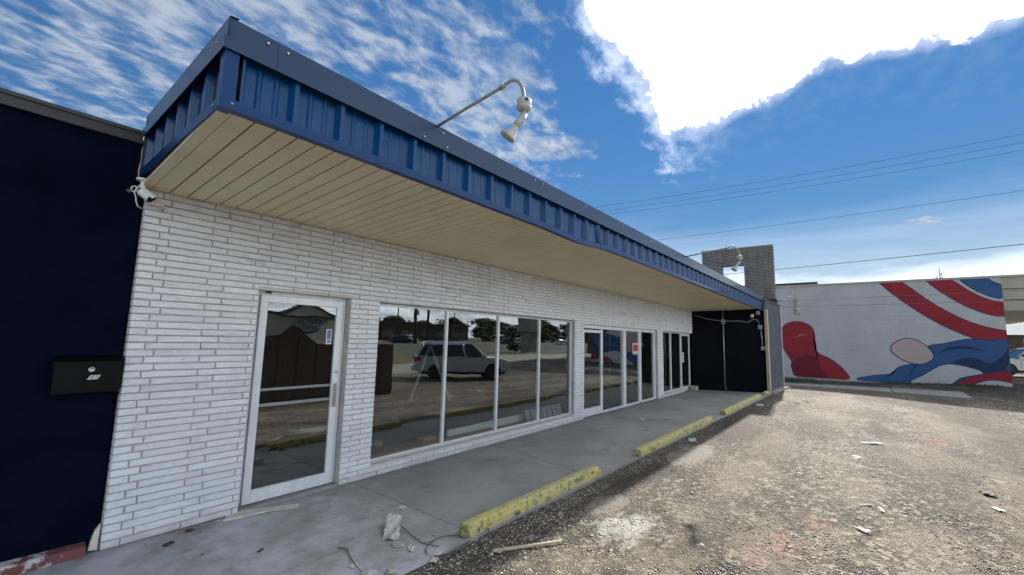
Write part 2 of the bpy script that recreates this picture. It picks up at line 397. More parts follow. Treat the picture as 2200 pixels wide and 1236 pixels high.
# concrete walk
def walk_mat():
    m, nt, b = nodes_of('sidewalk_concrete')
    pos = new(nt, 'ShaderNodeNewGeometry').outputs['Position']
    col = mixc(nt, ramp(nt, pos_noise(nt, .9, 7, .65), .3, .72), (.385, .375, .35), (.275, .27, .25))
    st = ramp(nt, pos_noise(nt, 3.2, 7, .7, stretch=(.5, 1.6, 1)), .55, .75)
    col = mixc(nt, mth(nt, 'MULTIPLY', st, .35), col, (.10, .10, .098))
    sp = new(nt, 'ShaderNodeSeparateXYZ'); nt.links.new(pos, sp.inputs[0])
    near = new(nt, 'ShaderNodeMapRange'); near.interpolation_type = 'SMOOTHSTEP'; nt.links.new(sp.outputs[0], near.inputs[0])
    near.inputs[1].default_value = 3.5; near.inputs[2].default_value = 2.3
    dust = mth(nt, 'MULTIPLY', ramp(nt, pos_noise(nt, 1.7, 8, .7), .36, .66), near.outputs[0])
    col = mixc(nt, mth(nt, 'MULTIPLY', dust, .9), col, (.56, .58, .60))
    wh = ramp(nt, pos_noise(nt, 5.5, 8, .75, stretch=(.5, 1.5, 1)), .66, .80)
    col = mixc(nt, mth(nt, 'MULTIPLY', wh, .5), col, (.50, .50, .49))
    v = new(nt, 'ShaderNodeTexVoronoi'); v.inputs['Scale'].default_value = 3.3; nt.links.new(pos, v.inputs['Vector'])
    sp2 = ramp(nt, v.outputs['Distance'], .055, .03)
    col = mixc(nt, mth(nt, 'MULTIPLY', sp2, .8), col, (.035, .033, .03))
    def crack(x0, slope, y0, amp, w, sc_, lo, hi):
        lx = mth(nt, 'ADD', mth(nt, 'MULTIPLY', mth(nt, 'SUBTRACT', sp.outputs[1], y0), slope), x0)
        lx = mth(nt, 'ADD', lx, mth(nt, 'MULTIPLY', mth(nt, 'SUBTRACT', pos_noise(nt, sc_, 5, .65), .5), amp))
        dd = mth(nt, 'ABSOLUTE', mth(nt, 'SUBTRACT', sp.outputs[0], lx))
        m_ = new(nt, 'ShaderNodeMapRange'); nt.links.new(dd, m_.inputs[0]); m_.inputs[1].default_value = w; m_.inputs[2].default_value = w * .4
        return m_.outputs[0]
    ck = crack(5.46, .16, -.36, .30, .010, 2.4, 0, 0)
    ck = mth(nt, 'MAXIMUM', ck, mth(nt, 'MULTIPLY', crack(11.2, .5, -1.0, .8, .010, 1.6, 0, 0), .7))
    col = mixc(nt, mth(nt, 'MULTIPLY', ck, .85), col, (.03, .028, .026))
    gy = new(nt, 'ShaderNodeMapRange'); nt.links.new(mth(nt, 'ADD', sp.outputs[1], mth(nt, 'MULTIPLY', pos_noise(nt, 4, 6, .7), .5)), gy.inputs[0]); gy.inputs[1].default_value = .05; gy.inputs[2].default_value = .3
    col = mixc(nt, mth(nt, 'MULTIPLY', gy.outputs[0], .45), col, (.09, .085, .075))
    blot = ramp(nt, pos_noise(nt, 1.6, 8, .72, stretch=(.7, 1.2, 1)), .54, .66)
    col = mixc(nt, mth(nt, 'MULTIPLY', blot, .38), col, (.14, .14, .135))
    gr_ = ramp(nt, pos_noise(nt, 60, 3, .6), .60, .72)
    col = mixc(nt, mth(nt, 'MULTIPLY', gr_, .25), col, (.42, .42, .41))
    nt.links.new(col, b.inputs['Base Color']); b.inputs['Roughness'].default_value = .8
    bump(nt, b, mth(nt, 'ADD', pos_noise(nt, 90, 4, .6), mth(nt, 'MULTIPLY', pos_noise(nt, 6, 4, .6), 1.5)), .25, .006)
    return m
MT['walk'] = walk_mat()
SAND = [(3.7, -3.5, .5, .28), (4.7, -4.0, .6, .25), (6.8, -3.5, .9, .3), (7.5, -4.6, 1.0, .35), (5.6, -5.2, .7, .3), (9.0, -3.55, 1.3, .35), (10.5, -5.6, 1.3, .5), (13.4, -4.2, 1.7, .45), (15, -6.4, 2.0, .6), (18, -4.4, 2.2, .5), (8.5, -6.3, .9, .4), (3.3, -2.9, .3, .2)]
DARK = [(11.4, -4.1, 1.5, .36), (9.8, -2.85, 1.3, .35), (6.2, -2.55, .8, .2), (5.0, -2.4, .7, .16), (14.5, -3.2, 1.2, .25), (12.8, -5.1, 1.0, .25)]
PINK = [(4.75, -4.15, .30, .14), (5.5, -4.35, .22, .10), (4.3, -4.0, .2, .1), (12.5, -6.0, .5, .2)]
def spots(nt, col, pos, lst, c, amt, soft, wobscale=2.6, wobamp=9.0):
    sp_ = new(nt, 'ShaderNodeSeparateXYZ'); nt.links.new(pos, sp_.inputs[0])
    wob = mth(nt, 'MULTIPLY', mth(nt, 'SUBTRACT', pos_noise(nt, wobscale, 9, .78, stretch=(.6, 1.3, 1)), .5), wobamp)
    tot = None
    for cx, cy, rx, ry in lst:
        ux = mth(nt, 'MULTIPLY', mth(nt, 'SUBTRACT', sp_.outputs[0], cx), 1 / rx); uy = mth(nt, 'MULTIPLY', mth(nt, 'SUBTRACT', sp_.outputs[1], cy), 1 / ry)
        r2 = mth(nt, 'ADD', mth(nt, 'MULTIPLY', ux, ux), mth(nt, 'MULTIPLY', uy, uy))
        tot = r2 if tot is None else mth(nt, 'MINIMUM', tot, r2)
    m_ = new(nt, 'ShaderNodeMapRange'); m_.interpolation_type = 'SMOOTHSTEP'; nt.links.new(mth(nt, 'ADD', tot, wob), m_.inputs[0])
    m_.inputs[1].default_value = 1.0 + soft; m_.inputs[2].default_value = 1.0 - soft
    return mixc(nt, mth(nt, 'MULTIPLY', m_.outputs[0], amt), col, c)
# lot: exposed aggregate, sand and old patches
def lot_mat():
    m, nt, b = nodes_of('exposed_aggregate_lot')
    pos = new(nt, 'ShaderNodeNewGeometry').outputs['Position']
    v = new(nt, 'ShaderNodeTexVoronoi'); v.inputs['Scale'].default_value = 62; nt.links.new(pos, v.inputs['Vector'])
    sepc = new(nt, 'ShaderNodeSeparateColor'); nt.links.new(v.outputs['Color'], sepc.inputs[0])
    pick = sepc.outputs[0]
    stone = mixc(nt, ramp(nt, pick, .15, .95), (.075, .060, .046), (.42, .345, .25))
    mortar = ramp(nt, v.outputs['Distance'], .28, .52)
    col = mixc(nt, mortar, stone, (.060, .050, .040))  # dark matrix, its colour also carrying the shade between the stones
    v2 = new(nt, 'ShaderNodeTexVoronoi'); v2.inputs['Scale'].default_value = 21; nt.links.new(pos, v2.inputs['Vector'])
    s2 = new(nt, 'ShaderNodeSeparateColor'); nt.links.new(v2.outputs['Color'], s2.inputs[0])
    col = mixc(nt, mth(nt, 'MULTIPLY', ramp(nt, s2.outputs[0], .62, .85), .6), col, (.58, .51, .39))
    col = mixc(nt, mth(nt, 'MULTIPLY', ramp(nt, s2.outputs[1], .72, .9), .6), col, (.06, .052, .042))
    sand = ramp(nt, pos_noise(nt, .55, 8, .7), .50, .62)
    col = mixc(nt, mth(nt, 'MULTIPLY', sand, .5), col, (.34, .28, .205))
    dk = ramp(nt, pos_noise(nt, .8, 8, .72, stretch=(.55, 1.2, 1)), .49, .64)
    col = mixc(nt, mth(nt, 'MULTIPLY', dk, .62), col, (.085, .07, .058))
    dk2 = ramp(nt, pos_noise(nt, .28, 7, .7, stretch=(.45, 1.3, 1)), .45, .58)
    col = mixc(nt, mth(nt, 'MULTIPLY', dk2, .68), col, (.085, .066, .05))
    lt_ = ramp(nt, pos_noise(nt, .42, 8, .72, stretch=(.5, 1.4, 1)), .58, .70)
    col = mixc(nt, mth(nt, 'MULTIPLY', lt_, .45), col, (.42, .35, .26))
    pk = ramp(nt, pos_noise(nt, 1.15, 6, .7), .70, .76)
    col = mixc(nt, mth(nt, 'MULTIPLY', pk, .15), col, (.50, .16, .14))
    sp = new(nt, 'ShaderNodeSeparateXYZ'); nt.links.new(pos, sp.inputs[0])
    # dirt that gathers along the walk's edge
    ed = new(nt, 'ShaderNodeMapRange'); ed.interpolation_type = 'SMOOTHSTEP'
    nt.links.new(mth(nt, 'ADD', sp.outputs[1], mth(nt, 'MULTIPLY', pos_noise(nt, 2.2, 6, .7), .9)), ed.inputs[0])
    ed.inputs[1].default_value = -2.35; ed.inputs[2].default_value = -1.75
    col = mixc(nt, mth(nt, 'MULTIPLY', ed.outputs[0], .65), col, (.075, .07, .062))
    # worn-in patches: sand, dark asphalt, smooth concrete, pale plaster dust, pink paint
    col = spots(nt, col, pos, SAND, (.32, .27, .20), .4, .9)
    col = spots(nt, col, pos, DARK, (.060, .050, .040), .75, .7)
    col = spots(nt, col, pos, [(7.4, -2.62, .85, .28), (4.5, -2.55, .35, .16)], (.30, .275, .235), .8, .2, 2.6, 4)
    col = spots(nt, col, pos, [(4.1, -2.95, .36, .24)], (.66, .62, .55), .75, .8, 4, 8)
    col = spots(nt, col, pos, PINK, (.42, .17, .15), .30, .8, 9, 12)
    nt.links.new(col, b.inputs['Base Color'])
    b.inputs['Roughness'].default_value = .72; b.inputs['Specular IOR Level'].default_value = .15
    h = mth(nt, 'ADD', mth(nt, 'MULTIPLY', mth(nt, 'SUBTRACT', 1.0, v.outputs['Distance']), 1.0), mth(nt, 'MULTIPLY', pos_noise(nt, 5, 5, .65), 2.0))
    bump(nt, b, h, .8, .016)
    return m
MT['lot'] = lot_mat()
def gravel_mat():
    m, nt, b = nodes_of('loose_gravel')
    at = new(nt, 'ShaderNodeAttribute'); at.attribute_name = 'tone'
    big = ramp(nt, pos_noise(nt, .55, 8, .75, stretch=(.55, 1.2, 1)), .42, .58)
    c = mixc(nt, ramp(nt, at.outputs['Fac'], 0.0, .45), (.11, .090, .068), (.37, .31, .235))
    c = mixc(nt, ramp(nt, at.outputs['Fac'], .40, .90), c, (.86, .79, .66))
    c = mixc(nt, mth(nt, 'MULTIPLY', big, .58), c, (.085, .070, .055))
    gpos = new(nt, 'ShaderNodeNewGeometry').outputs['Position']
    c = spots(nt, c, gpos, PINK, (.50, .15, .15), .40, .8, 9, 12)
    c = spots(nt, c, gpos, DARK, (.06, .05, .04), .6, .5)
    c = spots(nt, c, gpos, [(4.1, -2.95, .36, .24)], (.66, .62, .55), .6, .8, 4, 8)
    nt.links.new(c, b.inputs['Base Color']); b.inputs['Roughness'].default_value = .42; b.inputs['Specular IOR Level'].default_value = .5
    return m
MT['gravel'] = gravel_mat()
def yellow_mat():
    m, nt, b = nodes_of('worn_yellow_paint')
    f = ramp(nt, pos_noise(nt, 5, 6, .65), .35, .7)
    col = mixc(nt, f, (.60, .52, .17), (.55, .49, .25))
    ch = ramp(nt, pos_noise(nt, 11, 8, .75), .50, .58)
    geo = new(nt, 'ShaderNodeNewGeometry'); sn = new(nt, 'ShaderNodeSeparateXYZ'); nt.links.new(geo.outputs['Normal'], sn.inputs[0])
    side = mth(nt, 'SUBTRACT', 1.0, mth(nt, 'MULTIPLY', mth(nt, 'ABSOLUTE', sn.outputs[2]), .72))
    col = mixc(nt, mth(nt, 'MULTIPLY', ch, side), col, (.10, .09, .055))
    sc = ramp(nt, pos_noise(nt, 19, 6, .7), .62, .7)
    col = mixc(nt, mth(nt, 'MULTIPLY', sc, .5), col, (.36, .34, .28))
    nt.links.new(col, b.inputs['Base Color']); b.inputs['Roughness'].default_value = .75
    bump(nt, b, pos_noise(nt, 45, 5, .7), .5, .01)
    return m
MT['yellow'] = yellow_mat()
def leaf_mat(name, a, b_):
    m, nt, b = nodes_of(name)
    oi = new(nt, 'ShaderNodeObjectInfo')
    f = ramp(nt, pos_noise(nt, 1.3, 4, .6), .35, .65)
    nt.links.new(mixc(nt, f, a, b_), b.inputs['Base Color']); b.inputs['Roughness'].default_value = .7
    return m
MT['leaf'] = leaf_mat('tree_leaf', (.045, .065, .028), (.075, .085, .04))
MT['bark'] = mat('tree_bark', (.10, .085, .07), (.07, .06, .05), .9, scale=5)

# ------------------------------------------------------------------ mesh helpers
ORIG = {}
class MB:
    def __init__(s): s.v = []; s.f = []; s.sm = []
    def add(s, vs, fs, smooth=False):
        n = len(s.v); s.v.extend([tuple(p) for p in vs]); s.f.extend([tuple(i + n for i in q) for q in fs]); s.sm.extend([smooth] * len(fs)); return s
    def hexa(s, P):          # 8 corners: bottom 4 ccw, top 4 ccw
        return s.add(P, [(3, 2, 1, 0), (4, 5, 6, 7), (0, 1, 5, 4), (1, 2, 6, 5), (2, 3, 7, 6), (3, 0, 4, 7)])
    def box(s, x0, x1, y0, y1, z0, z1):
        return s.hexa([(x0, y0, z0), (x1, y0, z0), (x1, y1, z0), (x0, y1, z0), (x0, y0, z1), (x1, y0, z1), (x1, y1, z1), (x0, y1, z1)])
    def bbox(s, x0, x1, y0, y1, z0, z1, c=.004):
        # box with chamfered edges (convex, 24 verts)
        vs = []; idx = {}
        for ix, x in enumerate((x0, x1)):
            for iy, y in enumerate((y0, y1)):
                for iz, z in enumerate((z0, z1)):
                    sx, sy, sz = (c if ix == 0 else -c), (c if iy == 0 else -c), (c if iz == 0 else -c)
                    for k, p in enumerate(((x, y + sy, z + sz), (x + sx, y, z + sz), (x + sx, y + sy, z))):
                        idx[ix, iy, iz, k] = len(vs); vs.append(p)
        I = lambda *a: idx[a]
        f = []
        f += [(I(0,0,0,0), I(0,0,1,0), I(0,1,1,0), I(0,1,0,0)), (I(1,0,0,0), I(1,1,0,0), I(1,1,1,0), I(1,0,1,0))]
        f += [(I(0,0,0,1), I(1,0,0,1), I(1,0,1,1), I(0,0,1,1)), (I(0,1,0,1), I(0,1,1,1), I(1,1,1,1), I(1,1,0,1))]
        f += [(I(0,0,0,2), I(0,1,0,2), I(1,1,0,2), I(1,0,0,2)), (I(0,0,1,2), I(1,0,1,2), I(1,1,1,2), I(0,1,1,2))]
        for iz in (0, 1):
            for iy in (0, 1): f.append((I(0,iy,iz,1), I(1,iy,iz,1), I(1,iy,iz,2), I(0,iy,iz,2)))
            for ix in (0, 1): f.append((I(ix,0,iz,0), I(ix,1,iz,0), I(ix,1,iz,2), I(ix,0,iz,2)))
        for ix in (0, 1):
            for iy in (0, 1): f.append((I(ix,iy,0,0), I(ix,iy,1,0), I(ix,iy,1,1), I(ix,iy,0,1)))
        for ix in (0, 1):
            for iy in (0, 1):
                for iz in (0, 1): f.append((I(ix,iy,iz,0), I(ix,iy,iz,1), I(ix,iy,iz,2)))
        return s.add(vs, f)
    def tube(s, path, r, n=8, cap=True):
        path = [Vector(p) for p in path]; rs = r if isinstance(r, (list, tuple)) else [r] * len(path)
        vs = []; fs = []
        prev = None
        for i, p in enumerate(path):
            t = (path[min(i + 1, len(path) - 1)] - path[max(i - 1, 0)]).normalized()
            if prev is None:
                a_ = Vector((0, 0, 1)) if abs(t.z) < .9 else Vector((1, 0, 0))
                x = t.cross(a_).normalized()
            else:
                x = (prev - t * prev.dot(t)).normalized()
            prev = x; y = t.cross(x)
            for k in range(n):
                an = 2 * math.pi * k / n
                vs.append(p + (x * math.cos(an) + y * math.sin(an)) * rs[i])
        for i in range(len(path) - 1):
            for k in range(n):
                fs.append((i * n + k, i * n + (k + 1) % n, (i + 1) * n + (k + 1) % n, (i + 1) * n + k))
        s.add(vs, fs, True)
        if cap:
            m = len(s.v) - len(vs)
            s.f.append(tuple(m + k for k in reversed(range(n)))); s.sm.append(False)
            s.f.append(tuple(m + (len(path) - 1) * n + k for k in range(n))); s.sm.append(False)
        return s
    def lathe(s, prof, c=(0, 0, 0), ax=(0, 0, 1), n=20, smooth=True):   # prof: (r, h)
        ax = Vector(ax).normalized(); a_ = Vector((0, 0, 1)) if abs(ax.z) < .9 else Vector((1, 0, 0))
        x = ax.cross(a_).normalized(); y = ax.cross(x); c = Vector(c)
        vs = []; fs = []
        for r, h in prof:
            for k in range(n):
                an = 2 * math.pi * k / n
                vs.append(c + ax * h + (x * math.cos(an) + y * math.sin(an)) * max(r, 1e-4))
        for i in range(len(prof) - 1):
            for k in range(n):
                fs.append((i * n + k, i * n + (k + 1) % n, (i + 1) * n + (k + 1) % n, (i + 1) * n + k))
        s.add(vs, fs, smooth)
        m = len(s.v) - len(vs)
        s.f.append(tuple(m + k for k in reversed(range(n)))); s.sm.append(False)
        s.f.append(tuple(m + (len(prof) - 1) * n + k for k in range(n))); s.sm.append(False)
        return s
    def prism(s, poly, axis, a0, a1):
        # poly: 2D points in the two other axes (cyclic order), extruded along axis
        def P(u, v, w): return {0: (w, u, v), 1: (u, w, v), 2: (u, v, w)}[axis]
        n = len(poly)
        vs = [P(u, v, a0) for u, v in poly] + [P(u, v, a1) for u, v in poly]
        fs = [tuple(reversed(range(n))), tuple(range(n, 2 * n))] + [(i, (i + 1) % n, n + (i + 1) % n, n + i) for i in range(n)]
        return s.add(vs, fs)
    def mesh(s, name, m, off=(0, 0, 0)):
        me = bpy.data.meshes.new(name)
        ox, oy, oz = off
        me.from_pydata([(x - ox, y - oy, z - oz) for x, y, z in s.v], [], s.f)
        me.polygons.foreach_set('use_smooth', s.sm)
        me.update()
        import bmesh
        bm = bmesh.new(); bm.from_mesh(me); bmesh.ops.recalc_face_normals(bm, faces=bm.faces); bm.to_mesh(me); bm.free()
        if m is not None: me.materials.append(MT[m] if isinstance(m, str) else m)
        return me

def worg(o):
    return ORIG.get(o.name, (0, 0, 0))
def thing(name, label, cat, loc=(0, 0, 0), group=None):
    o = bpy.data.objects.new(name, None); COL.objects.link(o)
    o.location = loc; ORIG[o.name] = tuple(loc); o.empty_display_size = .2
    o['label'] = label; o['category'] = cat
    if group: o['group'] = group
    return o
def tag(o, label=None, cat=None, group=None, kind=None):
    if label: o['label'] = label
    if cat: o['category'] = cat
    if group: o['group'] = group
    if kind: o['kind'] = kind
    return o
def part(name, mb, m, parent=None, at=None):
    """mb is in world coordinates (or in the coordinates of an unplaced parent)"""
    base = at if at is not None else (worg(parent) if parent is not None else (0, 0, 0))
    me = mb.mesh(name, m, base)
    o = bpy.data.objects.new(name, me); COL.objects.link(o)
    ORIG[o.name] = tuple(base)
    if parent is not None:
        o.parent = parent; p = worg(parent); o.location = (base[0] - p[0], base[1] - p[1], base[2] - p[2])
    else:
        o.location = base
    return o
def inst(name, me, parent, loc, scale=None, rot=None):
    o = bpy.data.objects.new(name, me); COL.objects.link(o)
    p = worg(parent); o.parent = parent; o.location = (loc[0] - p[0], loc[1] - p[1], loc[2] - p[2])
    if scale: o.scale = scale
    if rot: o.rotation_euler = rot
    return o
def dup(root, loc, rotz=None, label=None, name=None):
    r = root.copy(); COL.objects.link(r); r.location = loc
    if rotz is not None: r.rotation_euler = (0, 0, rotz)
    if label: r['label'] = label
    for ch in list(root.children):
        c = ch.copy(); COL.objects.link(c); c.parent = r
        for g_ in list(ch.children):
            d_ = g_.copy(); COL.objects.link(d_); d_.parent = c
    return r
def text_mb(txt, size, depth=.002, shear=0.0, spacing=1.0):
    cu = bpy.data.curves.new('lettering', 'FONT'); cu.body = txt; cu.size = size; cu.extrude = depth; cu.shear = shear
    cu.align_x = 'CENTER'; cu.align_y = 'CENTER'; cu.space_character = spacing; cu.resolution_u = 3
    ob = bpy.data.objects.new('lettering', cu); COL.objects.link(ob)
    dg = bpy.context.evaluated_depsgraph_get()
    me = bpy.data.meshes.new_from_object(ob.evaluated_get(dg))
    vs = [tuple(v.co) for v in me.vertices]; fs = [tuple(p.vertices) for p in me.polygons]
    bpy.data.objects.remove(ob); bpy.data.meshes.remove(me); bpy.data.curves.remove(cu)
    return vs, fs
def place_text(mb, txt, size, c, right, up, **kw):
    vs, fs = text_mb(txt, size, **kw)
    r, u = Vector(right).normalized(), Vector(up).normalized(); n = r.cross(u); c = Vector(c)
    mb.add([tuple(c + r * v[0] + u * v[1] + n * v[2]) for v in vs], fs)

def ss(v, a, b):
    t = np.clip((v - a) / (b - a), 0, 1); return t * t * (3 - 2 * t)
def zf(x, y):
    x = np.asarray(x, float); y = np.asarray(y, float)
    d = -.26 * ss(-y, 3.6, 9.0) * (1 - ss(x, 17, 27))
    w = ss(x, 20, 28) * np.clip(-.16 + .042 * (-y - 1.8), -.2, .22)
    return d + w
def zg(x, y): return float(zf(x, y))

# ------------------------------------------------------------------ ground
def sheet(name, xs, ys, m, dz, kind='structure', rough=0.0):
    X, Y = np.meshgrid(xs, ys, indexing='ij'); Z = zf(X, Y) + dz
    if rough:
        rs = np.random.RandomState(3)
        Z = Z + rs.normal(0, rough, Z.shape) * (Y < -2.6)
    nx, ny = X.shape
    v = np.stack([X, Y, Z], -1).reshape(-1, 3)
    i = np.arange(nx * ny).reshape(nx, ny)
    f = np.stack([i[:-1, :-1], i[1:, :-1], i[1:, 1:], i[:-1, 1:]], -1).reshape(-1, 4)
    me = bpy.data.meshes.new(name); me.from_pydata(v.tolist(), [], f.tolist()); me.materials.append(MT[m]); me.update()
    me.polygons.foreach_set('use_smooth', [True] * len(me.polygons))
    o = bpy.data.objects.new(name, me); COL.objects.link(o); o['kind'] = kind
    return o
xs_far = np.concatenate([np.linspace(-700, -40, 12)[:-1], np.linspace(-40, 60, 60), np.linspace(60, 900, 14)[1:]])
ys_far = np.concatenate([np.linspace(-900, -60, 12)[:-1], np.linspace(-60, 40, 60), np.linspace(40, 700, 12)[1:]])
sheet('ground', xs_far, ys_far, 'drygrass', -.06)
sheet('parking_lot', np.linspace(-14, 60, 220), np.linspace(-14.2, 14, 90), 'lot', -.025, rough=.003)
sheet('concrete_apron', np.linspace(-14, 60, 40), np.linspace(-20, -14.25, 8), 'apron', -.02)
sheet('road', np.linspace(-300, 400, 120), np.linspace(-58, -32, 10), 'asph', -.04)

# sidewalk slabs with open joints
def edge_y(x): return -2.02 - .0235 * (x - 2.0)
walk = thing('sidewalk', '', '', (0, 0, 0)); del walk['label']; del walk['category']; walk['kind'] = 'structure'
cuts = [-6.0, -2.4, 2.985, 8.435, 13.9, 18.4]
for i in range(len(cuts) - 1):
    x0, x1 = cuts[i] + .006, cuts[i + 1] - .006
    n = 8; vs = []; xs_ = [x0 + (x1 - x0) * k / n for k in range(n + 1)]
    rr = random.Random(i)
    # outer edge a little chipped
    ys_ = [edge_y(x) + rr.uniform(-.012, .012) for x in xs_]
    poly = [(x, y) for x, y in zip(xs_, ys_)] + [(x1, .09), (x0, .09)]
    o = part('slab', MB().prism(poly, 2, -.12, 0.0), 'walk', walk)

# loose gravel: tens of thousands of small stones
def gravel():
    rs = np.random.RandomState(5)
    N0 = 260000
    # polar sampling about the camera: many near, fewer far
    r = 1.6 + 13.5 * rs.rand(N0) ** 1.25
    an = np.radians(rs.uniform(-16, 66, N0))
    x = r * np.cos(an); y = -4.722 + r * np.sin(an)
    ed = -2.02 - .0235 * (x - 2)
    keep = (y < ed - .0) & (x > 1.6)
    # clumpy density
    cl = np.sin(x * 2.1 + 1.3 * np.sin(y * 1.7)) * np.sin(y * 2.7 + 1.1 * np.sin(x * 1.3)) * .5 + .5
    cl2 = np.sin(x * .9 + y * 1.4) * .5 + .5
    keep &= rs.rand(N0) < (.35 + .65 * (cl * .6 + cl2 * .4)) * np.clip((15.2 - r) / 8.0, 0, 1)
    p1 = ((x - 7.35) / .62) ** 2 + ((y + 2.62) / .26) ** 2 < 1
    p2 = ((x - 4.55) / .28) ** 2 + ((y + 2.62) / .15) ** 2 < 1
    pp = p1 | p2
    wv = .6 * np.sin(x * 4.3 + 2 * np.sin(y * 5.1)) + .6 * np.sin(y * 7.9 + 1.5 * np.sin(x * 3.2)) + rs.normal(0, .5, N0)
    for cx, cy, rx, ry in SAND + DARK[:3]:
        pp |= ((x - cx) / rx) ** 2 + ((y - cy) / ry) ** 2 + wv < 1
    keep &= ~pp | (rs.rand(N0) < .45)
    x, y, r = x[keep], y[keep], r[keep]
    n = len(x)
    s = (.0042 + .0085 * rs.rand(n) ** 2.4)
    s = np.where(rs.rand(n) < .006, s + rs.uniform(.006, .016, n), s)
    z = zf(x, y) - .025 + s * .12
    octa = np.array([(1, 0, 0), (-1, 0, 0), (0, 1, 0), (0, -1, 0), (0, 0, 1), (0, 0, -1)], float)
    tri = np.array([(0, 2, 4), (2, 1, 4), (1, 3, 4), (3, 0, 4), (2, 0, 5), (1, 2, 5), (3, 1, 5), (0, 3, 5)])
    th = rs.rand(n) * 6.28; c, s_ = np.cos(th), np.sin(th)
    sc = np.stack([s * rs.uniform(.8, 1.5, n), s * rs.uniform(.7, 1.2, n), s * rs.uniform(.30, .60, n)], -1)
    V = octa[None] * sc[:, None] * (1 + .3 * rs.uniform(-1, 1, (n, 6, 1)))
    X = V[..., 0] * c[:, None] - V[..., 1] * s_[:, None] + x[:, None]
    Y = V[..., 0] * s_[:, None] + V[..., 1] * c[:, None] + y[:, None]
    Z = V[..., 2] + z[:, None]
    co = np.stack([X, Y, Z], -1).reshape(-1, 3)
    F = (tri[None] + 6 * np.arange(n)[:, None, None]).reshape(-1, 3)
    me = bpy.data.meshes.new('gravel')
    me.vertices.add(len(co)); me.vertices.foreach_set('co', co.ravel())
    me.loops.add(F.size); me.loops.foreach_set('vertex_index', F.ravel().astype(np.int32))
    me.polygons.add(len(F)); me.polygons.foreach_set('loop_start', np.arange(0, F.size, 3, dtype=np.int32))
    me.update(calc_edges=True)
    at = me.attributes.new('tone', 'FLOAT', 'POINT'); at.data.foreach_set('value', np.repeat(rs.rand(n), 6).astype(np.float32))
    me.materials.append(MT['gravel'])
    o = bpy.data.objects.new('gravel', me); COL.objects.link(o); o['kind'] = 'stuff'
    o['label'] = 'loose pebbles scattered over the worn parking lot'; o['category'] = 'gravel'
gravel()

# ------------------------------------------------------------------ brick storefront
XL, XE, ST = .80, 17.15, 2.965
CH = ST / 49.0            # course height
BL = .40                  # brick module
store = thing('brick_storefront', 'long white painted brick storefront with blue metal canopy and dark windows', 'building', (XL, 0, 0))
OPEN = [(1.775, 2.81, 0.0, 2.2), (3.22, 8.205, .155, 2.165), (8.615, 13.37, -.01, 2.135), (13.86, 17.2, .11, 2.1), (16.0, 17.2, -.01, 2.1)]
# backing wall (mortar plane), butted round the openings
wb = MB()
def wbox(x0, x1, z0, z1, y0=.017, y1=.16): wb.box(x0, x1, y0, y1, z0, z1)
wbox(XL + .012, 1.775, -.05, 2.2); wbox(2.81, 3.22, -.05, 2.2); wbox(3.22, 8.205, -.05, .15)
wbox(8.205, 8.615, -.05, 2.2); wbox(13.37, 13.86, -.05, 2.2); wbox(13.86, 16.0, -.05, .105)
wbox(XL + .012, 3.22, 2.2, ST); wbox(3.22, 8.205, 2.168, ST); wbox(8.205, 8.615, 2.2, ST); wbox(8.615, 13.37, 2.138, ST)
wbox(13.37, 13.86, 2.2, ST); wbox(13.86, XE, 2.103, ST)
part('wall', wb, 'mortar', store)

def brick_mesh(seed, L, H, D):
    r_ = random.Random(seed); c = .0065
    j = lambda a: r_.uniform(-a, a)
    mb = MB()
    # rock-faced: front face split in a small uneven grid
    nx = 3
    vs = []; fs = []
    for iz in range(2):
        for ix in range(nx + 1):
            x = -L / 2 + c + (L - 2 * c) * ix / nx + (j(.02) if 0 < ix < nx else 0)
            vs.append((x, -j(.0045), -H / 2 + c + (H - 2 * c) * iz))
    for ix in range(nx):
        fs.append((ix, ix + 1, nx + 1 + ix + 1, nx + 1 + ix))
    b = len(vs)
    ring = [(-L / 2, c + .001, -H / 2), (L / 2, c + .001, -H / 2), (L / 2, c + .001, H / 2), (-L / 2, c + .001, H / 2)]
    vs += ring; vs += [(x, D, z) for x, _, z in ring]
    fs += [(b, b + 1) + tuple(reversed(range(0, nx + 1))), (b + 1, b + 2, 2 * nx + 1, nx), (b + 2, b + 3) + tuple(range(nx + 1, 2 * nx + 2)), (b + 3, b, 0, nx + 1)]
    fs += [(b, b + 4, b + 5, b + 1), (b + 1, b + 5, b + 6, b + 2), (b + 2, b + 6, b + 7, b + 3), (b + 3, b + 7, b + 4, b)]
    mb.add(vs, fs)
    return mb
BD = .115
def rows():
    """every brick as (x0, x1, zc, jamb_left, jamb_right)"""
    out = []
    k = 0
    while k * CH < ST - .01:
        z0 = k * CH; zc = z0 + CH / 2
        if z0 + CH > ST: pass
        segs = [(XL, XE)]
        for (a0, a1, b0, b1) in OPEN:
            if b0 - .03 < zc < b1 + .005:
                ns = []
                for s0, s1 in segs:
                    if a1 <= s0 or a0 >= s1: ns.append((s0, s1)); continue
                    if a0 - s0 > .02: ns.append((s0, a0))
                    if s1 - a1 > .02: ns.append((a1, s1))
                segs = ns
        w_ = .006 * math.sin(k * 1.7)
        js = [XL, XL + .12 + w_] if k % 2 == 0 else [XL, XL + .19 + w_, XL + .65 + w_]
        while js[-1] < XE: js.append(js[-1] + BL)
        for s0, s1 in segs:
            for x, xn in zip(js, js[1:]):
                p0, p1 = max(x, s0), min(xn, s1)
                if p1 - p0 > .018: out.append((p0, p1, zc))
        k += 1
    return out
def cam_size(x, z):
    d = Vector((x, 4.72, z - 1.75)); return (x * 0 + 1) / d.length ** 2 * (4.72 / d.length)
bricks = sorted(rows(), key=lambda b: -cam_size((b[0] + b[1]) / 2, b[2]) * (b[1] - b[0]))
GAP = .0090
bms = []
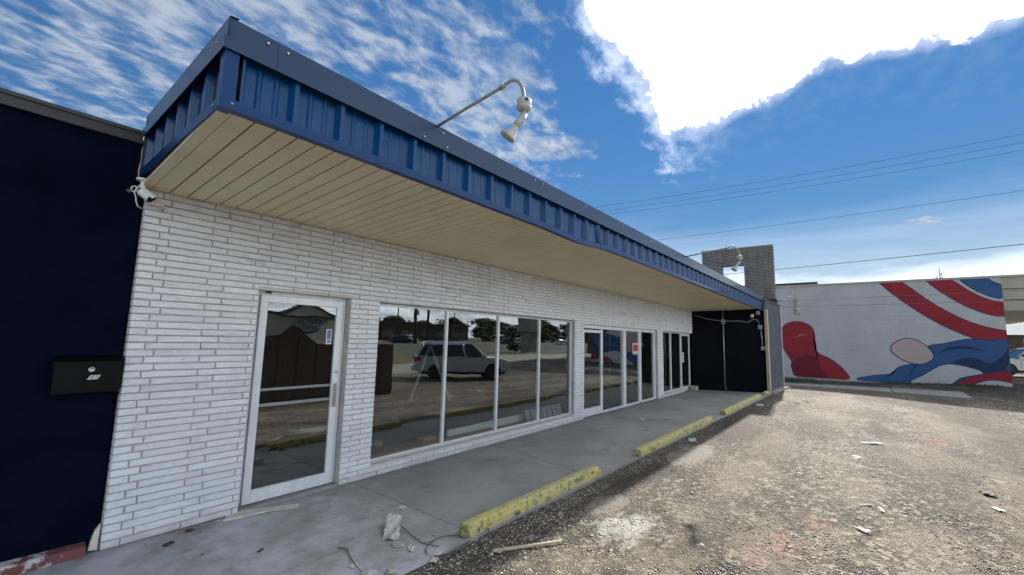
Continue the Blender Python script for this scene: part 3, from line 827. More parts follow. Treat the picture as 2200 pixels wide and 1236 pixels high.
for i in range(6):
    bms.append(brick_mesh(100 + i, 1.0 * (BL - GAP), CH - GAP, BD).mesh('brick', 'brick'))
rest = MB()
for i, (x0, x1, zc) in enumerate(bricks):
    r_ = random.Random(i)
    dy = r_.uniform(-.0035, .0025)
    if i < 300:
        L = (x1 - x0 - GAP) / (BL - GAP)
        inst('brick', bms[r_.randrange(6)], store, ((x0 + x1) / 2, dy, zc + r_.uniform(-.0012, .0012)), scale=(L, 1, 1), rot=(0, r_.uniform(-.003, .003), 0))
    else:
        src = brick_mesh(100 + r_.randrange(6), x1 - x0 - GAP, CH - GAP, BD)
        cx = (x0 + x1) / 2
        rest.add([(v[0] + cx, v[1] + dy, v[2] + zc) for v in src.v], src.f)
o = part('bricks', rest, 'brick', store); o['kind'] = 'stuff'

# lintels and sills
lt = MB(); lt.box(1.76, 2.83, -.006, .10, 2.2, 2.212)
part('lintel', lt, 'cream', store)
lt = MB(); lt.box(8.6, 13.38, .004, .10, 2.137, 2.146)
part('lintel', lt, 'white', store)
sl = MB(); sl.prism([(-.012, .134), (.10, .165), (.10, .12), (-.012, .112)], 0, 3.22, 8.205)
part('sill', sl, 'white', store)
sl = MB(); sl.prism([(-.012, .095), (.10, .118), (.10, .075), (-.012, .075)], 0, 13.86, 16.0)
part('sill', sl, 'white', store)
# door threshold step
part('threshold', MB().bbox(1.78, 2.808, .002, .16, -.03, .022, .006), 'walk', store)

# entrance door
GY = .11
door = MB()
def frame_rect(mb, x0, x1, z0, z1, w, y0, y1, wb_=None, wt=None):
    wb_ = w if wb_ is None else wb_; wt = w if wt is None else wt
    mb.bbox(x0, x0 + w, y0, y1, z0, z1, .004); mb.bbox(x1 - w, x1, y0, y1, z0, z1, .004)
    mb.bbox(x0 + w, x1 - w, y0 + .001, y1 - .001, z0, z0 + wb_, .004); mb.bbox(x0 + w, x1 - w, y0 + .001, y1 - .001, z1 - wt, z1, .004)
df = MB(); frame_rect(df, 1.78, 2.806, .024, 2.196, .045, .115, .16, .004, .055)
part('door_frame', df, 'alu', store)
frame_rect(door, 1.829, 2.757, .034, 2.138, .075, .085, .125, .125, .075)
dr = part('entrance_door', door, 'alu', store)
part('glass_pane', MB().box(1.905, 2.681, .103, .109, .16, 2.062), 'glass', dr)
hd = MB(); hd.bbox(2.695, 2.725, .05, .062, .90, 1.17, .003); hd.tube([(2.71, .09, .93), (2.71, .06, .93)], .008); hd.tube([(2.71, .09, 1.14), (2.71, .06, 1.14)], .008)
part('door_handle', hd, 'steel', dr)
part('lock', MB().lathe([(.019, 0), (.019, .008), (.015, .012), (.004, .012)], (2.722, .086, 1.30), (0, -1, 0), 18), 'steel', dr)
for zc, hh in ((1.145, .028), (.985, .034)):
    pb = MB(); pb.bbox(1.90, 2.69, .135, .16, zc - hh / 2, zc + hh / 2, .004)
    for k in range(5): pb.lathe([(.004, 0), (.004, .003)], (2.0 + k * .13, .135, zc), (0, -1, 0), 8)
    part('push_bar', pb, 'alu', dr)
stk = MB().box(2.575, 2.64, .099, .1015, 1.625, 1.80)
stk_o = part('pull_sticker', stk, 'white', dr)
part('sticker_panel', MB().box(2.587, 2.628, .0975, .0985, 1.685, 1.79), 'pullblue', stk_o)
part('sticker_square', MB().box(2.587, 2.628, .0975, .0985, 1.638, 1.672), 'ltblue', stk_o)
tx = MB()
for k, ch in enumerate('PULL'): place_text(tx, ch, .030, (2.607, .0965, 1.776 - k * .0255), (1, 0, 0), (0, 0, 1), depth=.0005)
part('lettering', tx, 'white', stk_o)
pl_ = part('door_plate', MB().bbox(1.86, 1.945, .105, .114, 2.150, 2.187, .002), 'white', store)
part('plate_print', MB().box(1.872, 1.935, .1035, .1045, 2.160, 2.180), 'ink', pl_)

# display window (four panes)
def mullion_x(mb, x, w, z0, z1, y0, y1): mb.bbox(x - w / 2, x + w / 2, y0, y1, z0, z1, .003)
dw = MB()
frame_rect(dw, 3.222, 8.203, .166, 2.164, .035, .085, .135, .022, .03)
for x in (4.48, 5.705, 6.965): mullion_x(dw, x, .042, .189, 2.133, .082, .138)
dwo = part('display_window', dw, 'alu', store)
xs_ = [3.257, 4.459, 4.501, 5.684, 5.726, 6.944, 6.986, 8.168]
for i in range(4):
    part('glass_pane', MB().box(xs_[2 * i], xs_[2 * i + 1], .107, .113, .188, 2.134), 'glass', dwo)

# middle doors and side lights
sf = MB()
sf.bbox(8.617, 8.70, .085, .15, .0, 2.133, .004); sf.bbox(13.25, 13.368, .085, .15, .0, 2.133, .004)
sf.bbox(8.70, 13.25, .086, .149, 2.03, 2.133, .004)
sf.bbox(10.94, 11.10, .07, .17, .0, 2.029, .005)
sf.bbox(12.05, 12.22, .084, .152, .02, 2.029, .005)
sf.bbox(9.68, 9.73, .084, .15, .0, 2.029, .004)
sf.bbox(9.73, 10.94, .087, .148, .0, .055, .004); sf.bbox(11.10, 12.05, .087, .148, .0, .055, .004); sf.bbox(12.22, 13.25, .087, .148, .0, .055, .004)
sfo = part('shopfront_frame', sf, 'alu', store)
for a0, a1 in ((9.73, 10.94), (11.10, 12.05), (12.22, 13.25)):
    part('glass_pane', MB().box(a0, a1, .107, .113, .055, 2.03), 'glass', sfo)
d2 = MB(); frame_rect(d2, 8.705, 9.675, .012, 2.0, .06, .075, .118, .18, .07)
d2o = part('shop_door', d2, 'alu', store)
part('glass_pane', MB().box(8.765, 9.615, .095, .101, .19, 1.932), 'glass', d2o)
hd = MB(); hd.bbox(9.63, 9.655, .04, .052, .9, 1.18, .003); hd.tube([(9.64, .076, .93), (9.64, .05, .93)], .008); hd.tube([(9.64, .076, 1.15), (9.64, .05, 1.15)], .008)
part('door_handle', hd, 'steel', d2o)
# notice on the glass
nt_ = part('notice', MB().box(11.62, 12.03, .099, .1035, 1.38, 1.70), 'white', sfo)
part('notice_panel', MB().box(11.665, 11.985, .096, .098, 1.47, 1.66), 'signred', nt_)
part('notice_strip', MB().box(11.665, 11.985, .096, .098, 1.395, 1.41), 'ink', nt_)

# far window pair and narrow door
fw = MB()
frame_rect(fw, 13.862, 15.998, .119, 2.098, .04, .085, .135, .03, .03)
mullion_x(fw, 14.87, .06, .15, 2.068, .082, .138)
fwo = part('corner_window', fw, 'alu', store)
for a0, a1 in ((13.90, 14.84), (14.90, 15.96)):
    part('glass_pane', MB().box(a0, a1, .107, .113, .149, 2.068), 'glass', fwo)
d3 = MB(); frame_rect(d3, 16.0, 17.06, .0, 2.098, .06, .085, .135, .16, .10)
d3o = part('side_door', d3, 'alu', store)
part('glass_pane', MB().box(16.06, 17.0, .107, .113, .16, 1.998), 'glass', d3o)
part('push_plate', MB().bbox(16.10, 16.26, .072, .084, 1.03, 1.40, .003), 'white', d3o)

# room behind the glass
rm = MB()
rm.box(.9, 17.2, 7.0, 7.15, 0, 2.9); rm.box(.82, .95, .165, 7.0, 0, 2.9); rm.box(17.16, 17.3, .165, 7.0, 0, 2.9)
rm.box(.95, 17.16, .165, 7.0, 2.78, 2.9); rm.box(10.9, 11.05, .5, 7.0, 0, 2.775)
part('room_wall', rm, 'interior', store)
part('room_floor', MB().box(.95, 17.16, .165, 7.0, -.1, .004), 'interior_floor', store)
part('window_ledge', MB().box(3.2, 8.25, .165, .62, .005, .15), 'wood', store)
# main roof
part('roof', MB().box(.80, 18.3, .02, 9.0, 3.05, 3.40), 'greyside', store)

# ------------------------------------------------------------------ canopy
CX0, CX1 = .74, 18.75
def FY(x): return -(1.93 + .27 * (x - .74) / 18.0)
_EDGE = [(.74, .0), (2.2, .005), (4.0, .003), (4.9, -.022), (5.6, .026), (9, .026), (14, .006), (18.75, -.005)]
def SG(x):
    # lower edge: dented near x = 4.9, otherwise nearly level
    for (p, u), (q, v) in zip(_EDGE, _EDGE[1:]):
        if x <= q: return u + (v - u) * max(0, min(1, (x - p) / (q - p)))
    return _EDGE[-1][1]
ZB, ZT = 3.05, 3.61
def zb(x): return ZB + SG(x)
cano = part('canopy', MB().hexa([(CX0 + .06, -.001, 3.06), (CX1, -.001, 3.06), (CX1, FY(CX1) + .09, 3.10), (CX0 + .06, FY(CX0) + .09, 3.10),
                                (CX0 + .06, -.001, 3.56), (CX1, -.001, 3.56), (CX1, FY(CX1) + .09, 3.56), (CX0 + .06, FY(CX0) + .09, 3.56)]), 'dark', store)
nseg = 55
pitch = .3253
def rib_profile(L):
    k = L / .3253
    return [(a_ * k, d_) for a_, d_ in [(0, .05), (.014, .05), (.036, .0), (.092, 0), (.105, .013), (.117, .013), (.130, 0), (.195, 0), (.208, .013), (.220, .013), (.233, 0), (.2893, 0), (.3113, .05), (.3253, .05)]]
# front ribbed sheets
nf = int(round((CX1 - CX0 - .10) / pitch)); pw = (CX1 - CX0 - .10) / nf
for i in range(nf):
    x0 = CX0 + .10 + i * pw
    pr = rib_profile(pw)
    vs = []; fs = []
    bent = 5.02 < x0 + pw / 2 < 5.34
    for (dx, d_) in pr:
        x = x0 + dx
        sh = .0
        yb = FY(x) + .066 - d_ ; yt = yb
        xb = x; 
        if bent:
            xb = x + .055 * (dx / pw) + .015; yb -= .035 * (dx / pw)
        vs.append((xb, yb, zb(x) + (.02 if not bent else .045))); vs.append((x, yt, 3.52))
    for k in range(len(pr) - 1): fs.append((2 * k, 2 * k + 2, 2 * k + 3, 2 * k + 1))
    o = part('fascia_panel', MB().add(vs, fs), 'blue', cano, at=(x0, FY(x0), 3.0))
    if bent: o['label'] = 'bent panel kicked out at its lower edge'
# left end sheets
ne = 6; pe = (1.93 - .10) / ne
for i in range(ne):
    y0 = -.005 - i * pe
    vs = []; fs = []
    for (dy, d_) in rib_profile(pe):
        vs.append((CX0 + .066 - d_, y0 - dy, ZB + .02)); vs.append((CX0 + .066 - d_, y0 - dy, 3.52))
    for k in range(13): fs.append((2 * k, 2 * k + 2, 2 * k + 3, 2 * k + 1))
    part('fascia_panel', MB().add(vs, fs), 'blue', cano, at=(CX0, y0, 3.0))
# corner angle
ca = MB(); ca.box(CX0 + .001, CX0 + .075, FY(CX0) + .002, FY(CX0) + .012, ZB + .03, 3.425); ca.box(CX0 + .001, CX0 + .012, FY(CX0) + .012, FY(CX0) + .08, ZB + .03, 3.425)
part('corner_trim', ca, 'trim', cano)
ck = MB(); ck.box(CX0 - .019, CX0 + .012, FY(CX0) - .019, FY(CX0) + .01, 3.404, 3.479); ck.box(CX0 - .001, CX0 + .014, FY(CX0) - .001, FY(CX0) + .014, 3.4795, 3.612)
part('corner_cap', ck, 'flash', cano)
part('wall_flashing', MB().box(CX0 - .002, CX0 + .10, -.004, .016, 3.06, 3.605), 'flash', cano)
# bottom trim: vertical leg and dark flange under it, in lengths
tl = [CX0, 3.75, 6.52, 9.6, 12.7, 15.8, CX1]
for i in range(len(tl) - 1):
    a0, a1 = tl[i], tl[i + 1]; n = 10; mb = MB()
    for k in range(n):
        p, q = a0 + (a1 - a0) * k / n, a0 + (a1 - a0) * (k + 1) / n
        lift = .004 * i
        mb.hexa([(p, FY(p), zb(p)), (q, FY(q), zb(q)), (q, FY(q) + .012, zb(q)), (p, FY(p) + .012, zb(p)),
                 (p, FY(p), zb(p) + .062), (q, FY(q), zb(q) + .062), (q, FY(q) + .012, zb(q) + .062), (p, FY(p) + .012, zb(p) + .062)])
        mb.hexa([(p, FY(p) + .013, zb(p) + .001), (q, FY(q) + .013, zb(q) + .001), (q, FY(q) + .062, zb(q) + .001), (p, FY(p) + .062, zb(p) + .001),
                 (p, FY(p) + .013, zb(p) + .008), (q, FY(q) + .013, zb(q) + .008), (q, FY(q) + .062, zb(q) + .008), (p, FY(p) + .062, zb(p) + .008)])
    part('bottom_trim', mb, 'trim', cano)
mb = MB(); mb.box(CX0 - .002, CX0 + .010, FY(CX0) + .001, 0.0, ZB - .001, ZB + .062); mb.box(CX0 + .011, CX0 + .07, FY(CX0) + .064, -.001, ZB + .002, ZB + .009)
part('bottom_trim', mb, 'trim', cano)
# top flashing: tall upper face with a lip standing proud below it, in lengths
fl = [CX0, 1.02, 3.9, 6.1, 9.1, 12.1, 15.1, CX1]
for i in range(len(fl) - 1):
    a0, a1 = fl[i] + .001, fl[i + 1] - .001
    mb = MB()
    n = max(1, int((a1 - a0) / .6))
    for k in range(n):
        p, q = a0 + (a1 - a0) * k / n, a0 + (a1 - a0) * (k + 1) / n
        prof = [(-.008, 3.409), (-.016, 3.405), (-.018, 3.478), (.004, 3.486), (.0, 3.61), (.05, 3.618)]
        vs = []
        for x in (p, q):
            for d_, z in prof: vs.append((x, FY(x) + d_, z))
        m_ = len(prof)
        mb.add(vs, [(j, j + 1, m_ + j + 1, m_ + j) for j in range(m_ - 1)] )
    part('top_flashing', mb, 'flash', cano)
mb = MB(); prof = [(-.008, 3.409), (-.016, 3.405), (-.018, 3.478), (.004, 3.486), (.0, 3.61), (.05, 3.618)]
vs = [(CX0 + d_, y, z) for y in (FY(CX0) - .016, .02) for d_, z in prof]
mb.add(vs, [(j, j + 1, 7 + j, 6 + j) for j in range(5)])
part('top_flashing', mb, 'flash', cano)
part('canopy_deck', MB().hexa([(CX0 + .03, .02, 3.57), (CX1, .02, 3.57), (CX1, FY(CX1) + .03, 3.57), (CX0 + .03, FY(CX0) + .03, 3.57), (CX0 + .03, .02, 3.60), (CX1, .02, 3.60), (CX1, FY(CX1) + .03, 3.60), (CX0 + .03, FY(CX0) + .03, 3.60)]), 'flash', cano)
mb = MB(); mb.box(CX1 - .012, CX1, FY(CX1) + .003, -.01, zb(CX1) + .01, 3.6)
part('end_cap', mb, 'flash', cano)
# screws
sc_ = MB()
def screw(x, y, z, ax): sc_.lathe([(.010, 0), (.010, .003), (.007, .008), (.003, .010)], (x, y, z), ax, 8)
for x in (.955, 1.075, 2.42, 3.83, 3.98, 5.0, 6.02, 6.18, 7.4, 8.6, 9.8, 11.0, 12.2, 13.6): screw(x, FY(x), 3.565, (0, -1, 0))
for x in (2.2, 2.46): screw(x, FY(x) - .018, 3.44, (0, -1, 0))
for x in (.80, ): screw(x, FY(x), ZB + .035, (0, -1, 0))
for y, z in ((-1.75, 3.52), (-1.8, 3.44), (-1.72, 3.43), (-1.82, ZB + .03)): screw(CX0 - .002 if z > 3.1 else CX0 - .002, y, z, (-1, 0, 0))
o = part('screws', sc_, 'galv', cano); o['kind'] = 'stuff'
# soffit planks
SWID = .1305
ns = int((17.9 - .83) / SWID)
def sz(x, y):   # soffit height
    t = -y / 2.0
    return (ST - .0) * (1 - t) + (zb(x) + .012) * t
for i in range(ns):
    x0 = .83 + i * SWID; x1 = x0 + SWID - .012
    yf = FY(x0) + .063
    end = 0 - .0035
    if x0 > 17.15:
        end = -(x0 - 17.15) / (18.3 - 17.15) * 2.29 - .05
        if end < yf + .1: break
    P = []
    for z_ in (0, .016):
        P += [(x0, yf, sz(x0, yf) + z_), (x1, yf, sz(x1, yf) + z_), (x1, end, sz(x1, end) + z_ ), (x0, end, sz(x0, end) + z_)]
    part('soffit_plank', MB().hexa(P), 'soffit', cano, at=(x0, yf, 3.0))
gv = MB()
gv.hexa([(.81, FY(.8) + .05, sz(.81, -1.88) + .018), (18.2, FY(18.2) + .05, sz(18.2, -2.1) + .018), (18.2, -.004, ST + .018), (.81, -.004, ST + .018),
         (.81, FY(.8) + .05, sz(.81, -1.88) + .05), (18.2, FY(18.2) + .05, sz(18.2, -2.1) + .05), (18.2, -.004, ST + .05), (.81, -.004, ST + .05)])
# keep the backing flat over the sag by slicing it
gv = MB(); n = 40
for k in range(n):
    p, q = .81 + 17.3 * k / n, .81 + 17.3 * (k + 1) / n
    gv.hexa([(p, FY(p) + .05, sz(p, -1.9) + .0165), (q, FY(q) + .05, sz(q, -1.9) + .0165), (q, -.004, ST + .0165), (p, -.004, ST + .0165),
             (p, FY(p) + .05, sz(p, -1.9) + .03), (q, FY(q) + .05, sz(q, -1.9) + .03), (q, -.004, ST + .03), (p, -.004, ST + .03)])
part('soffit_backing', gv, 'soffit_gap', cano)
jm = MB(); jm.box(.80, 17.14, -.012, -.004, ST - .014, ST - .002)
part('soffit_moulding', jm, 'cream', cano)
jm = MB(); jm.hexa([(.752, FY(.8) + .07, 3.053), (.825, FY(.8) + .07, 3.053), (.825, -.004, ST), (.752, -.004, ST), (.752, FY(.8) + .07, 3.075), (.825, FY(.8) + .07, 3.075), (.825, -.004, ST + .016), (.752, -.004, ST + .016)])
part('soffit_moulding', jm, 'soffit', cano)

# ------------------------------------------------------------------ gooseneck flood lamps
def make_lamp(name, label, base, reach, rise, side=0.0, group='flood lamps on bent pipe arms'):
    x, y, z = base
    t = thing(name, label, 'flood lamp', base, group)
    ye = y - reach
    path = [(x, y + .02, z - .01), (x, y - reach * .35, z + rise * .42), (x, y - reach * .78, z + rise * .92)]
    for k in range(9):
        an = math.radians(100 - k * 12.5)
        path.append((x, y - reach * .86 - .135 * reach * math.cos(an) * 1.0, z + rise * .92 - .17 + .19 * math.sin(an) + .0))
    path.append((x, ye, z + rise * .92 - .19))
    arm = part('arm', MB().tube(path, .0135, 10), 'lampgrey', t)
    cl = MB(); q = path[2]; cl.lathe([(.018, -.03), (.018, .03)], q, (0, -.98, rise * .3), 10); cl.tube([(x, q[1], q[2] + .015), (x, q[1], q[2] + .038)], .004, 6); cl.tube([(x, q[1] - .025, q[2] + .02), (x, q[1] - .025, q[2] + .045)], .004, 6)
    part('clamp', cl, 'lampgrey', arm)
    zb_ = z + rise * .92 - .19
    bx = MB(); bx.lathe([(.03, .010), (.050, .005), (.054, 0), (.054, -.040), (.051, -.044), (.051, -.047), (.054, -.050), (.054, -.056), (.044, -.076), (.015, -.084)], (x, ye, zb_), (0, 0, 1), 24)
    bx.tube([(x + .05, ye + .0, zb_ - .022), (x + .066, ye + .0, zb_ - .022)], .009, 10)
    b = part('junction_box', bx, 'lampwhite', t)
    part('knockout', MB().lathe([(.013, 0), (.013, .004)], (x - .031, ye - .0435, zb_ - .020), (-.58, -.81, 0), 10), 'dark', b)
    p0 = Vector((x, ye, zb_ - .083))
    nk = MB(); nk.tube([tuple(p0), tuple(p0 + Vector((0, 0, -.035)))], .013, 10)
    nk.lathe([(.017, -.017), (.019, 0), (.017, .017)], p0 + Vector((0, 0, -.035)), (1, 0, 0), 12)
    part('swivel', nk, 'lampwhite', b)
    ax = Vector((-.30 + side, .50, -.80)).normalized()
    s0 = p0 + Vector((0, 0, -.035))
    part('lamp_holder', MB().lathe([(.022, .0), (.028, .012), (.028, .085), (.024, .092)], s0, ax, 18), 'lampwhite', t)
    s1 = s0 + ax * .088
    part('bulb', MB().lathe([(.022, 0), (.024, .025), (.034, .05), (.050, .085), (.062, .105), (.064, .113), (.058, .120), (.03, .124), (.004, .125)], s1, ax, 24), 'lampwhite', t)
    return t
make_lamp('flood_lamp', 'near flood lamp on a bent pipe arm above the wide end of the blue canopy', (2.36, -1.935, 3.612), .98, .10)
make_lamp('flood_lamp', 'second flood lamp on the canopy edge, seen in front of the brick pylon opening', (9.4, -2.06, 3.612), 1.02, .10)

# ------------------------------------------------------------------ security cameras at the corner
def sec_cam():
    t = thing('security_camera', 'white bullet security camera hanging under the left end of the canopy', 'camera', (.775, -.10, 3.03))
    part('mount_disc', MB().lathe([(.045, .008), (.045, -.006), (.036, -.012), (.015, -.014)], (.775, -.10, 3.027), (0, 0, 1), 20), 'plastic', t)
    nk = MB(); nk.tube([(.775, -.10, 3.015), (.778, -.102, 2.965), (.785, -.105, 2.935)], [.017, .015, .015], 10); nk.lathe([(.012, -.019), (.017, -.016), (.017, .016), (.012, .019)], (.778, -.102, 2.965), (1, 0, 0), 12)
    part('bracket', nk, 'plastic', t)
    ax = Vector((.62, -.35, -.52)).normalized(); c = Vector((.768, -.098, 2.93))
    bd = part('camera_body', MB().lathe([(.028, 0), (.038, .008), (.038, .088), (.036, .091)], c, ax, 22), 'plastic', t)
    part('lens_ring', MB().lathe([(.0355, .0915), (.0355, .104), (.020, .104), (.012, .098)], c, ax, 22), 'blackgloss', bd)
    vis = MB(); 
    up = Vector((0, 0, 1)); sx = ax.cross(up).normalized(); uz = sx.cross(ax)
    vs = []
    for k in range(9):
        an = math.radians(10 + 20 * k)
        d_ = sx * math.cos(an) + uz * math.sin(an)
        for rr in (.0395, .043):
            for h in (.01, .118): vs.append(tuple(c + ax * h + d_ * rr))
    fs = []
    for k in range(8):
        b0, b1 = 4 * k, 4 * k + 4
        fs += [(b0, b0 + 1, b1 + 1, b1), (b0 + 2, b1 + 2, b1 + 3, b0 + 3), (b0, b1, b1 + 2, b0 + 2), (b0 + 1, b0 + 3, b1 + 3, b1 + 1)]
    part('sun_shield', vis.add(vs, fs), 'plastic', t)
    cab = MB()
    cab.tube([(.765, -.07, 2.99), (.745, -.06, 2.95), (.735, -.05, 2.92), (.75, -.05, 2.885), (.755, -.06, 2.84), (.77, -.05, 2.805), (.80, -.02, 2.80)], .0055, 8)
    lp = [(.735 + .022 * math.cos(k * .7), -.055 - .01 * math.sin(k * .7), 2.945 + .022 * math.sin(k * .7)) for k in range(12)]
    cab.tube(lp, .006, 8)
    part('cable', cab, 'white', t)
    part('cable_plug', MB().tube([(.715, -.055, 2.925), (.705, -.05, 2.915), (.69, -.05, 2.93)], [.012, .014, .010], 8), 'wire', t)
    t.location = (.775 - .028, -.10 - .02, 3.03 - .030)
    s = thing('wall_sensor', 'small white wedge-shaped sensor on the brick just below the security camera', 'sensor', (.86, -.03, 2.84))
    part('housing', MB().prism([(-.0, 2.80), (-.07, 2.805), (-.062, 2.835), (-.0, 2.862)], 0, .81, .915), 'plastic', s)
    part('red_strip', MB().box(.815, .905, -.072, -.0705, 2.8055, 2.812), 'signred', s)
sec_cam()

# ------------------------------------------------------------------ navy building on the left
nav = thing('navy_building', 'windowless navy blue stucco building joined to the left of the brick storefront', 'building', (-4, .1, 0))
part('wall', MB().box(-9, .79, .07, 8, .07, 3.40), 'navy', nav)
mb = MB(); mb.box(-9.0, .735, .03, .10, 3.355, 3.45); mb.box(-9, .735, .015, .045, 3.435, 3.465); mb.box(-9, .72, .10, 8, 3.405, 3.46)
part('roof_edge', mb, 'roofedge', nav)
mb = MB()
n = 24; vs = []
rr = random.Random(4)
for k in range(n + 1):
    x = -6 + 6.72 * k / n
    vs += [(x, -.02 + rr.uniform(-.012, .012), 0), (x, .0 + rr.uniform(-.01, .01), .075 + rr.uniform(-.008, .008)), (x, .10, .085), (x, .10, -.05), (x, -.02, -.05)]
fs = []
for k in range(n):
    for j in range(5): fs.append((5 * k + j, 5 * k + (j + 1) % 5, 5 * k + 5 + (j + 1) % 5, 5 * k + 5 + j))
fs += [tuple(range(5)), tuple(5 * n + j for j in range(5))]
part('base_curb', mb.add(vs, fs), 'redcurb', nav)
part('caulk_strip', MB().tube([(.742, .045, 3.05), (.738, .045, 3.12), (.746, .046, 3.2), (.744, .045, 3.3), (.75, .045, 3.36)], .007, 6), 'cream', nav)
mb = MB(); mb.hexa([(.735, .02, .02), (.79, .02, .01), (.79, .06, .01), (.735, .06, .02), (.765, .03, .155), (.795, .025, .20), (.795, .06, .20), (.765, .06, .155)])
part('chipped_render', mb, 'board', nav)
wr = MB()
wr.tube([(-20, 9, 8.6), (-2, 8, 6.3), (10, 7.2, 4.9), (14, 7, 4.6)], .012, 6)

# mailbox
mbx = thing('mailbox', 'black wall mailbox with a round lock and a number label on the navy wall', 'mailbox', (.60, .06, 1.24))
part('box_body', MB().bbox(.40, .785, -.045, .068, 1.24, 1.475, .006), 'blackgloss', mbx)
ld = MB(); ld.prism([(.068, 1.525), (-.02, 1.512), (-.058, 1.485), (-.058, 1.468), (-.047, 1.468), (-.045, 1.478), (.068, 1.49)], 0, .392, .793)
part('lid', ld, 'blackgloss', mbx)
part('lock', MB().lathe([(.020, 0), (.020, .004), (.013, .006), (.012, .003), (.003, .003)], (.607, -.0455, 1.422), (0, -1, 0), 20), 'steel', mbx)
lb = MB(); lb.prism([(.585, 1.345), (.645, 1.345), (.665, 1.378), (.605, 1.378)], 1, -.0475, -.0458)
lbo = part('number_label', lb, 'label', mbx)
tx = MB(); place_text(tx, '0 1', .034, (.625, -.0485, 1.3615), (1, 0, 0), (.35, 0, 1), depth=.0006, shear=.12)
part('lettering', tx, 'ink', lbo)

# ------------------------------------------------------------------ black annex at the far end
anx = thing('black_annex', 'black panelled annex closing the far end of the covered walk', 'building', (19.5, -1, 0))
ex0, ey0, ex1, ey1 = 17.17, .0, 18.32, -2.27
mb = MB(); mb.prism([(ex0 + .02, .3), (ex0, ey0 - .012), (ex1, ey1), (18.42, -2.27), (18.42, .3)], 2, -.02, 3.02)
part('end_wall', mb, 'black', anx)
part('side_wall', MB().prism([(18.43, -2.285), (21.6, -2.44), (21.6, .5), (18.43, .5)], 2, -.16, 3.42), 'greyside', anx)
part('wall_cap', MB().prism([(18.40, -2.31), (21.64, -2.47), (21.64, .5), (18.40, .5)], 2, 3.422, 3.475), 'greyside', anx)
ps = part('post', MB().prism([(18.22, -2.37), (18.42, -2.38), (18.425, -2.288), (18.24, -2.275)], 2, 0, 3.06), 'cream', anx)
part('edge_trim', MB().prism([(21.56, -2.465), (21.62, -2.468), (21.62, -2.442), (21.56, -2.44)], 2, -.14, 3.42), 'white', anx)
part('base_sill', MB().prism([(18.35, -2.48), (21.95, -2.66), (21.95, -2.45), (18.35, -2.29)], 2, -.16, .035), 'apron', anx)
def ew(t, off=.03):       # point on the end wall's face
    return (ex0 + (ex1 - ex0) * t - off * .89, ey0 + (ey1 - ey0) * t - off * .45)
cd = MB(); q = ew(.43); cd.tube([(q[0], q[1], 3.0), (q[0], q[1], .10)], .022, 8); cd.tube([(q[0], q[1], .10), (q[0] + .02, q[1] - .05, .08)], .03, 8)
part('conduit', cd, 'galv', anx)
def jbox(t, z, s):
    q = ew(t, .05); mb = MB().bbox(q[0] - s * .4, q[0] + s * .4, q[1] - s * .5, q[1] + s * .5, z - s * .6, z + s * .6, .006); part('junction_box', mb, 'galv', anx)
jbox(.43, 2.58, .13); jbox(.93, 2.40, .13); jbox(.955, 1.62, .12); jbox(.91, 2.93, .12)
cd = MB(); cd.tube([(*ew(.02), 2.82), (*ew(.2), 2.68), (*ew(.43), 2.60), (*ew(.66), 2.62), (*ew(.77), 2.57), (*ew(.84), 2.70), (*ew(.90), 2.66), (*ew(.935), 2.48)], .011, 8)
cd.tube([(*ew(.935), 2.40), (*ew(.95), 2.0), (*ew(.955), 1.62)], .022, 8)
part('conduit', cd, 'galv', anx)
part('wall_lamp', MB().lathe([(.03, 0), (.06, .03), (.07, .09), (.03, .13)], (*ew(.82, .02), 2.84), (-.8, -.5, -.3), 14), 'white', anx)
blk = tag(part('concrete_chunk', MB().bbox(16.74, 17.06, -.20, .02, 0.0, .16, .02), 'rock', at=(16.9, -.1, 0)), 'pale concrete chunk beside the narrow end door', 'concrete block')

# ------------------------------------------------------------------ brick pylon with a square opening
pyl = thing('brick_pylon', 'tall weathered brick pylon with a square opening rising behind the canopy', 'pylon', (22, -.8, 0))
PX0, PX1, PY0, PY1, PZ = 21.75, 22.22, -2.24, .74, 6.2
HY0, HY1, HZ0, HZ1 = -1.08, -.12, 4.45, 5.40
pc = MB(); c_ = .02
pc.box(PX0 + c_, PX1 - c_, PY0 + c_, HY0 - c_, -.1, PZ - .01); pc.box(PX0 + c_, PX1 - c_, HY1 + c_, PY1 - c_, -.1, PZ - .01)
pc.box(PX0 + c_ + .001, PX1 - c_ - .001, HY0 - c_, HY1 + c_, -.1, HZ0 - c_); pc.box(PX0 + c_ + .001, PX1 - c_ - .001, HY0 - c_, HY1 + c_, HZ1 + c_, PZ - .011)
part('core', pc, 'pylon_mortar', pyl)
pb = MB(); hh = .068; k = 0
while 2.9 + k * hh < PZ - .02:
    z0 = 2.9 + k * hh; z1 = z0 + hh - .024; zc = (z0 + z1) / 2; rr = random.Random(k)
    spans = [(PY0, HY0), (HY1, PY1)] if HZ0 < zc < HZ1 else [(PY0, PY1)]
    for s0, s1 in spans:
        y = s0 - (.25 if k % 2 else .05)
        while y < s1:
            p, q = max(y, s0), min(y + .42, s1)
            if q - p > .05:
                d_ = rr.uniform(0, .018)
                pb.box(PX0 + d_ - .002, PX0 + c_ + .03, p + .006, q - .006, z0, z1)
            y += .42
    pb.box(PX0 + .03 + c_, PX1 - .003, PY0 - rr.uniform(0, .008), PY0 + c_ + .01, z0, z1)
    if HZ0 < zc < HZ1:
        pb.box(PX0 + .04, PX1 - .01, HY0 - c_ - .01, HY0 + rr.uniform(0, .005), z0, z1); pb.box(PX0 + .04, PX1 - .01, HY1 - rr.uniform(0, .005), HY1 + c_ + .01, z0, z1)
    k += 1
o = part('bricks', pb, 'pylon_brick', pyl); o['kind'] = 'stuff'
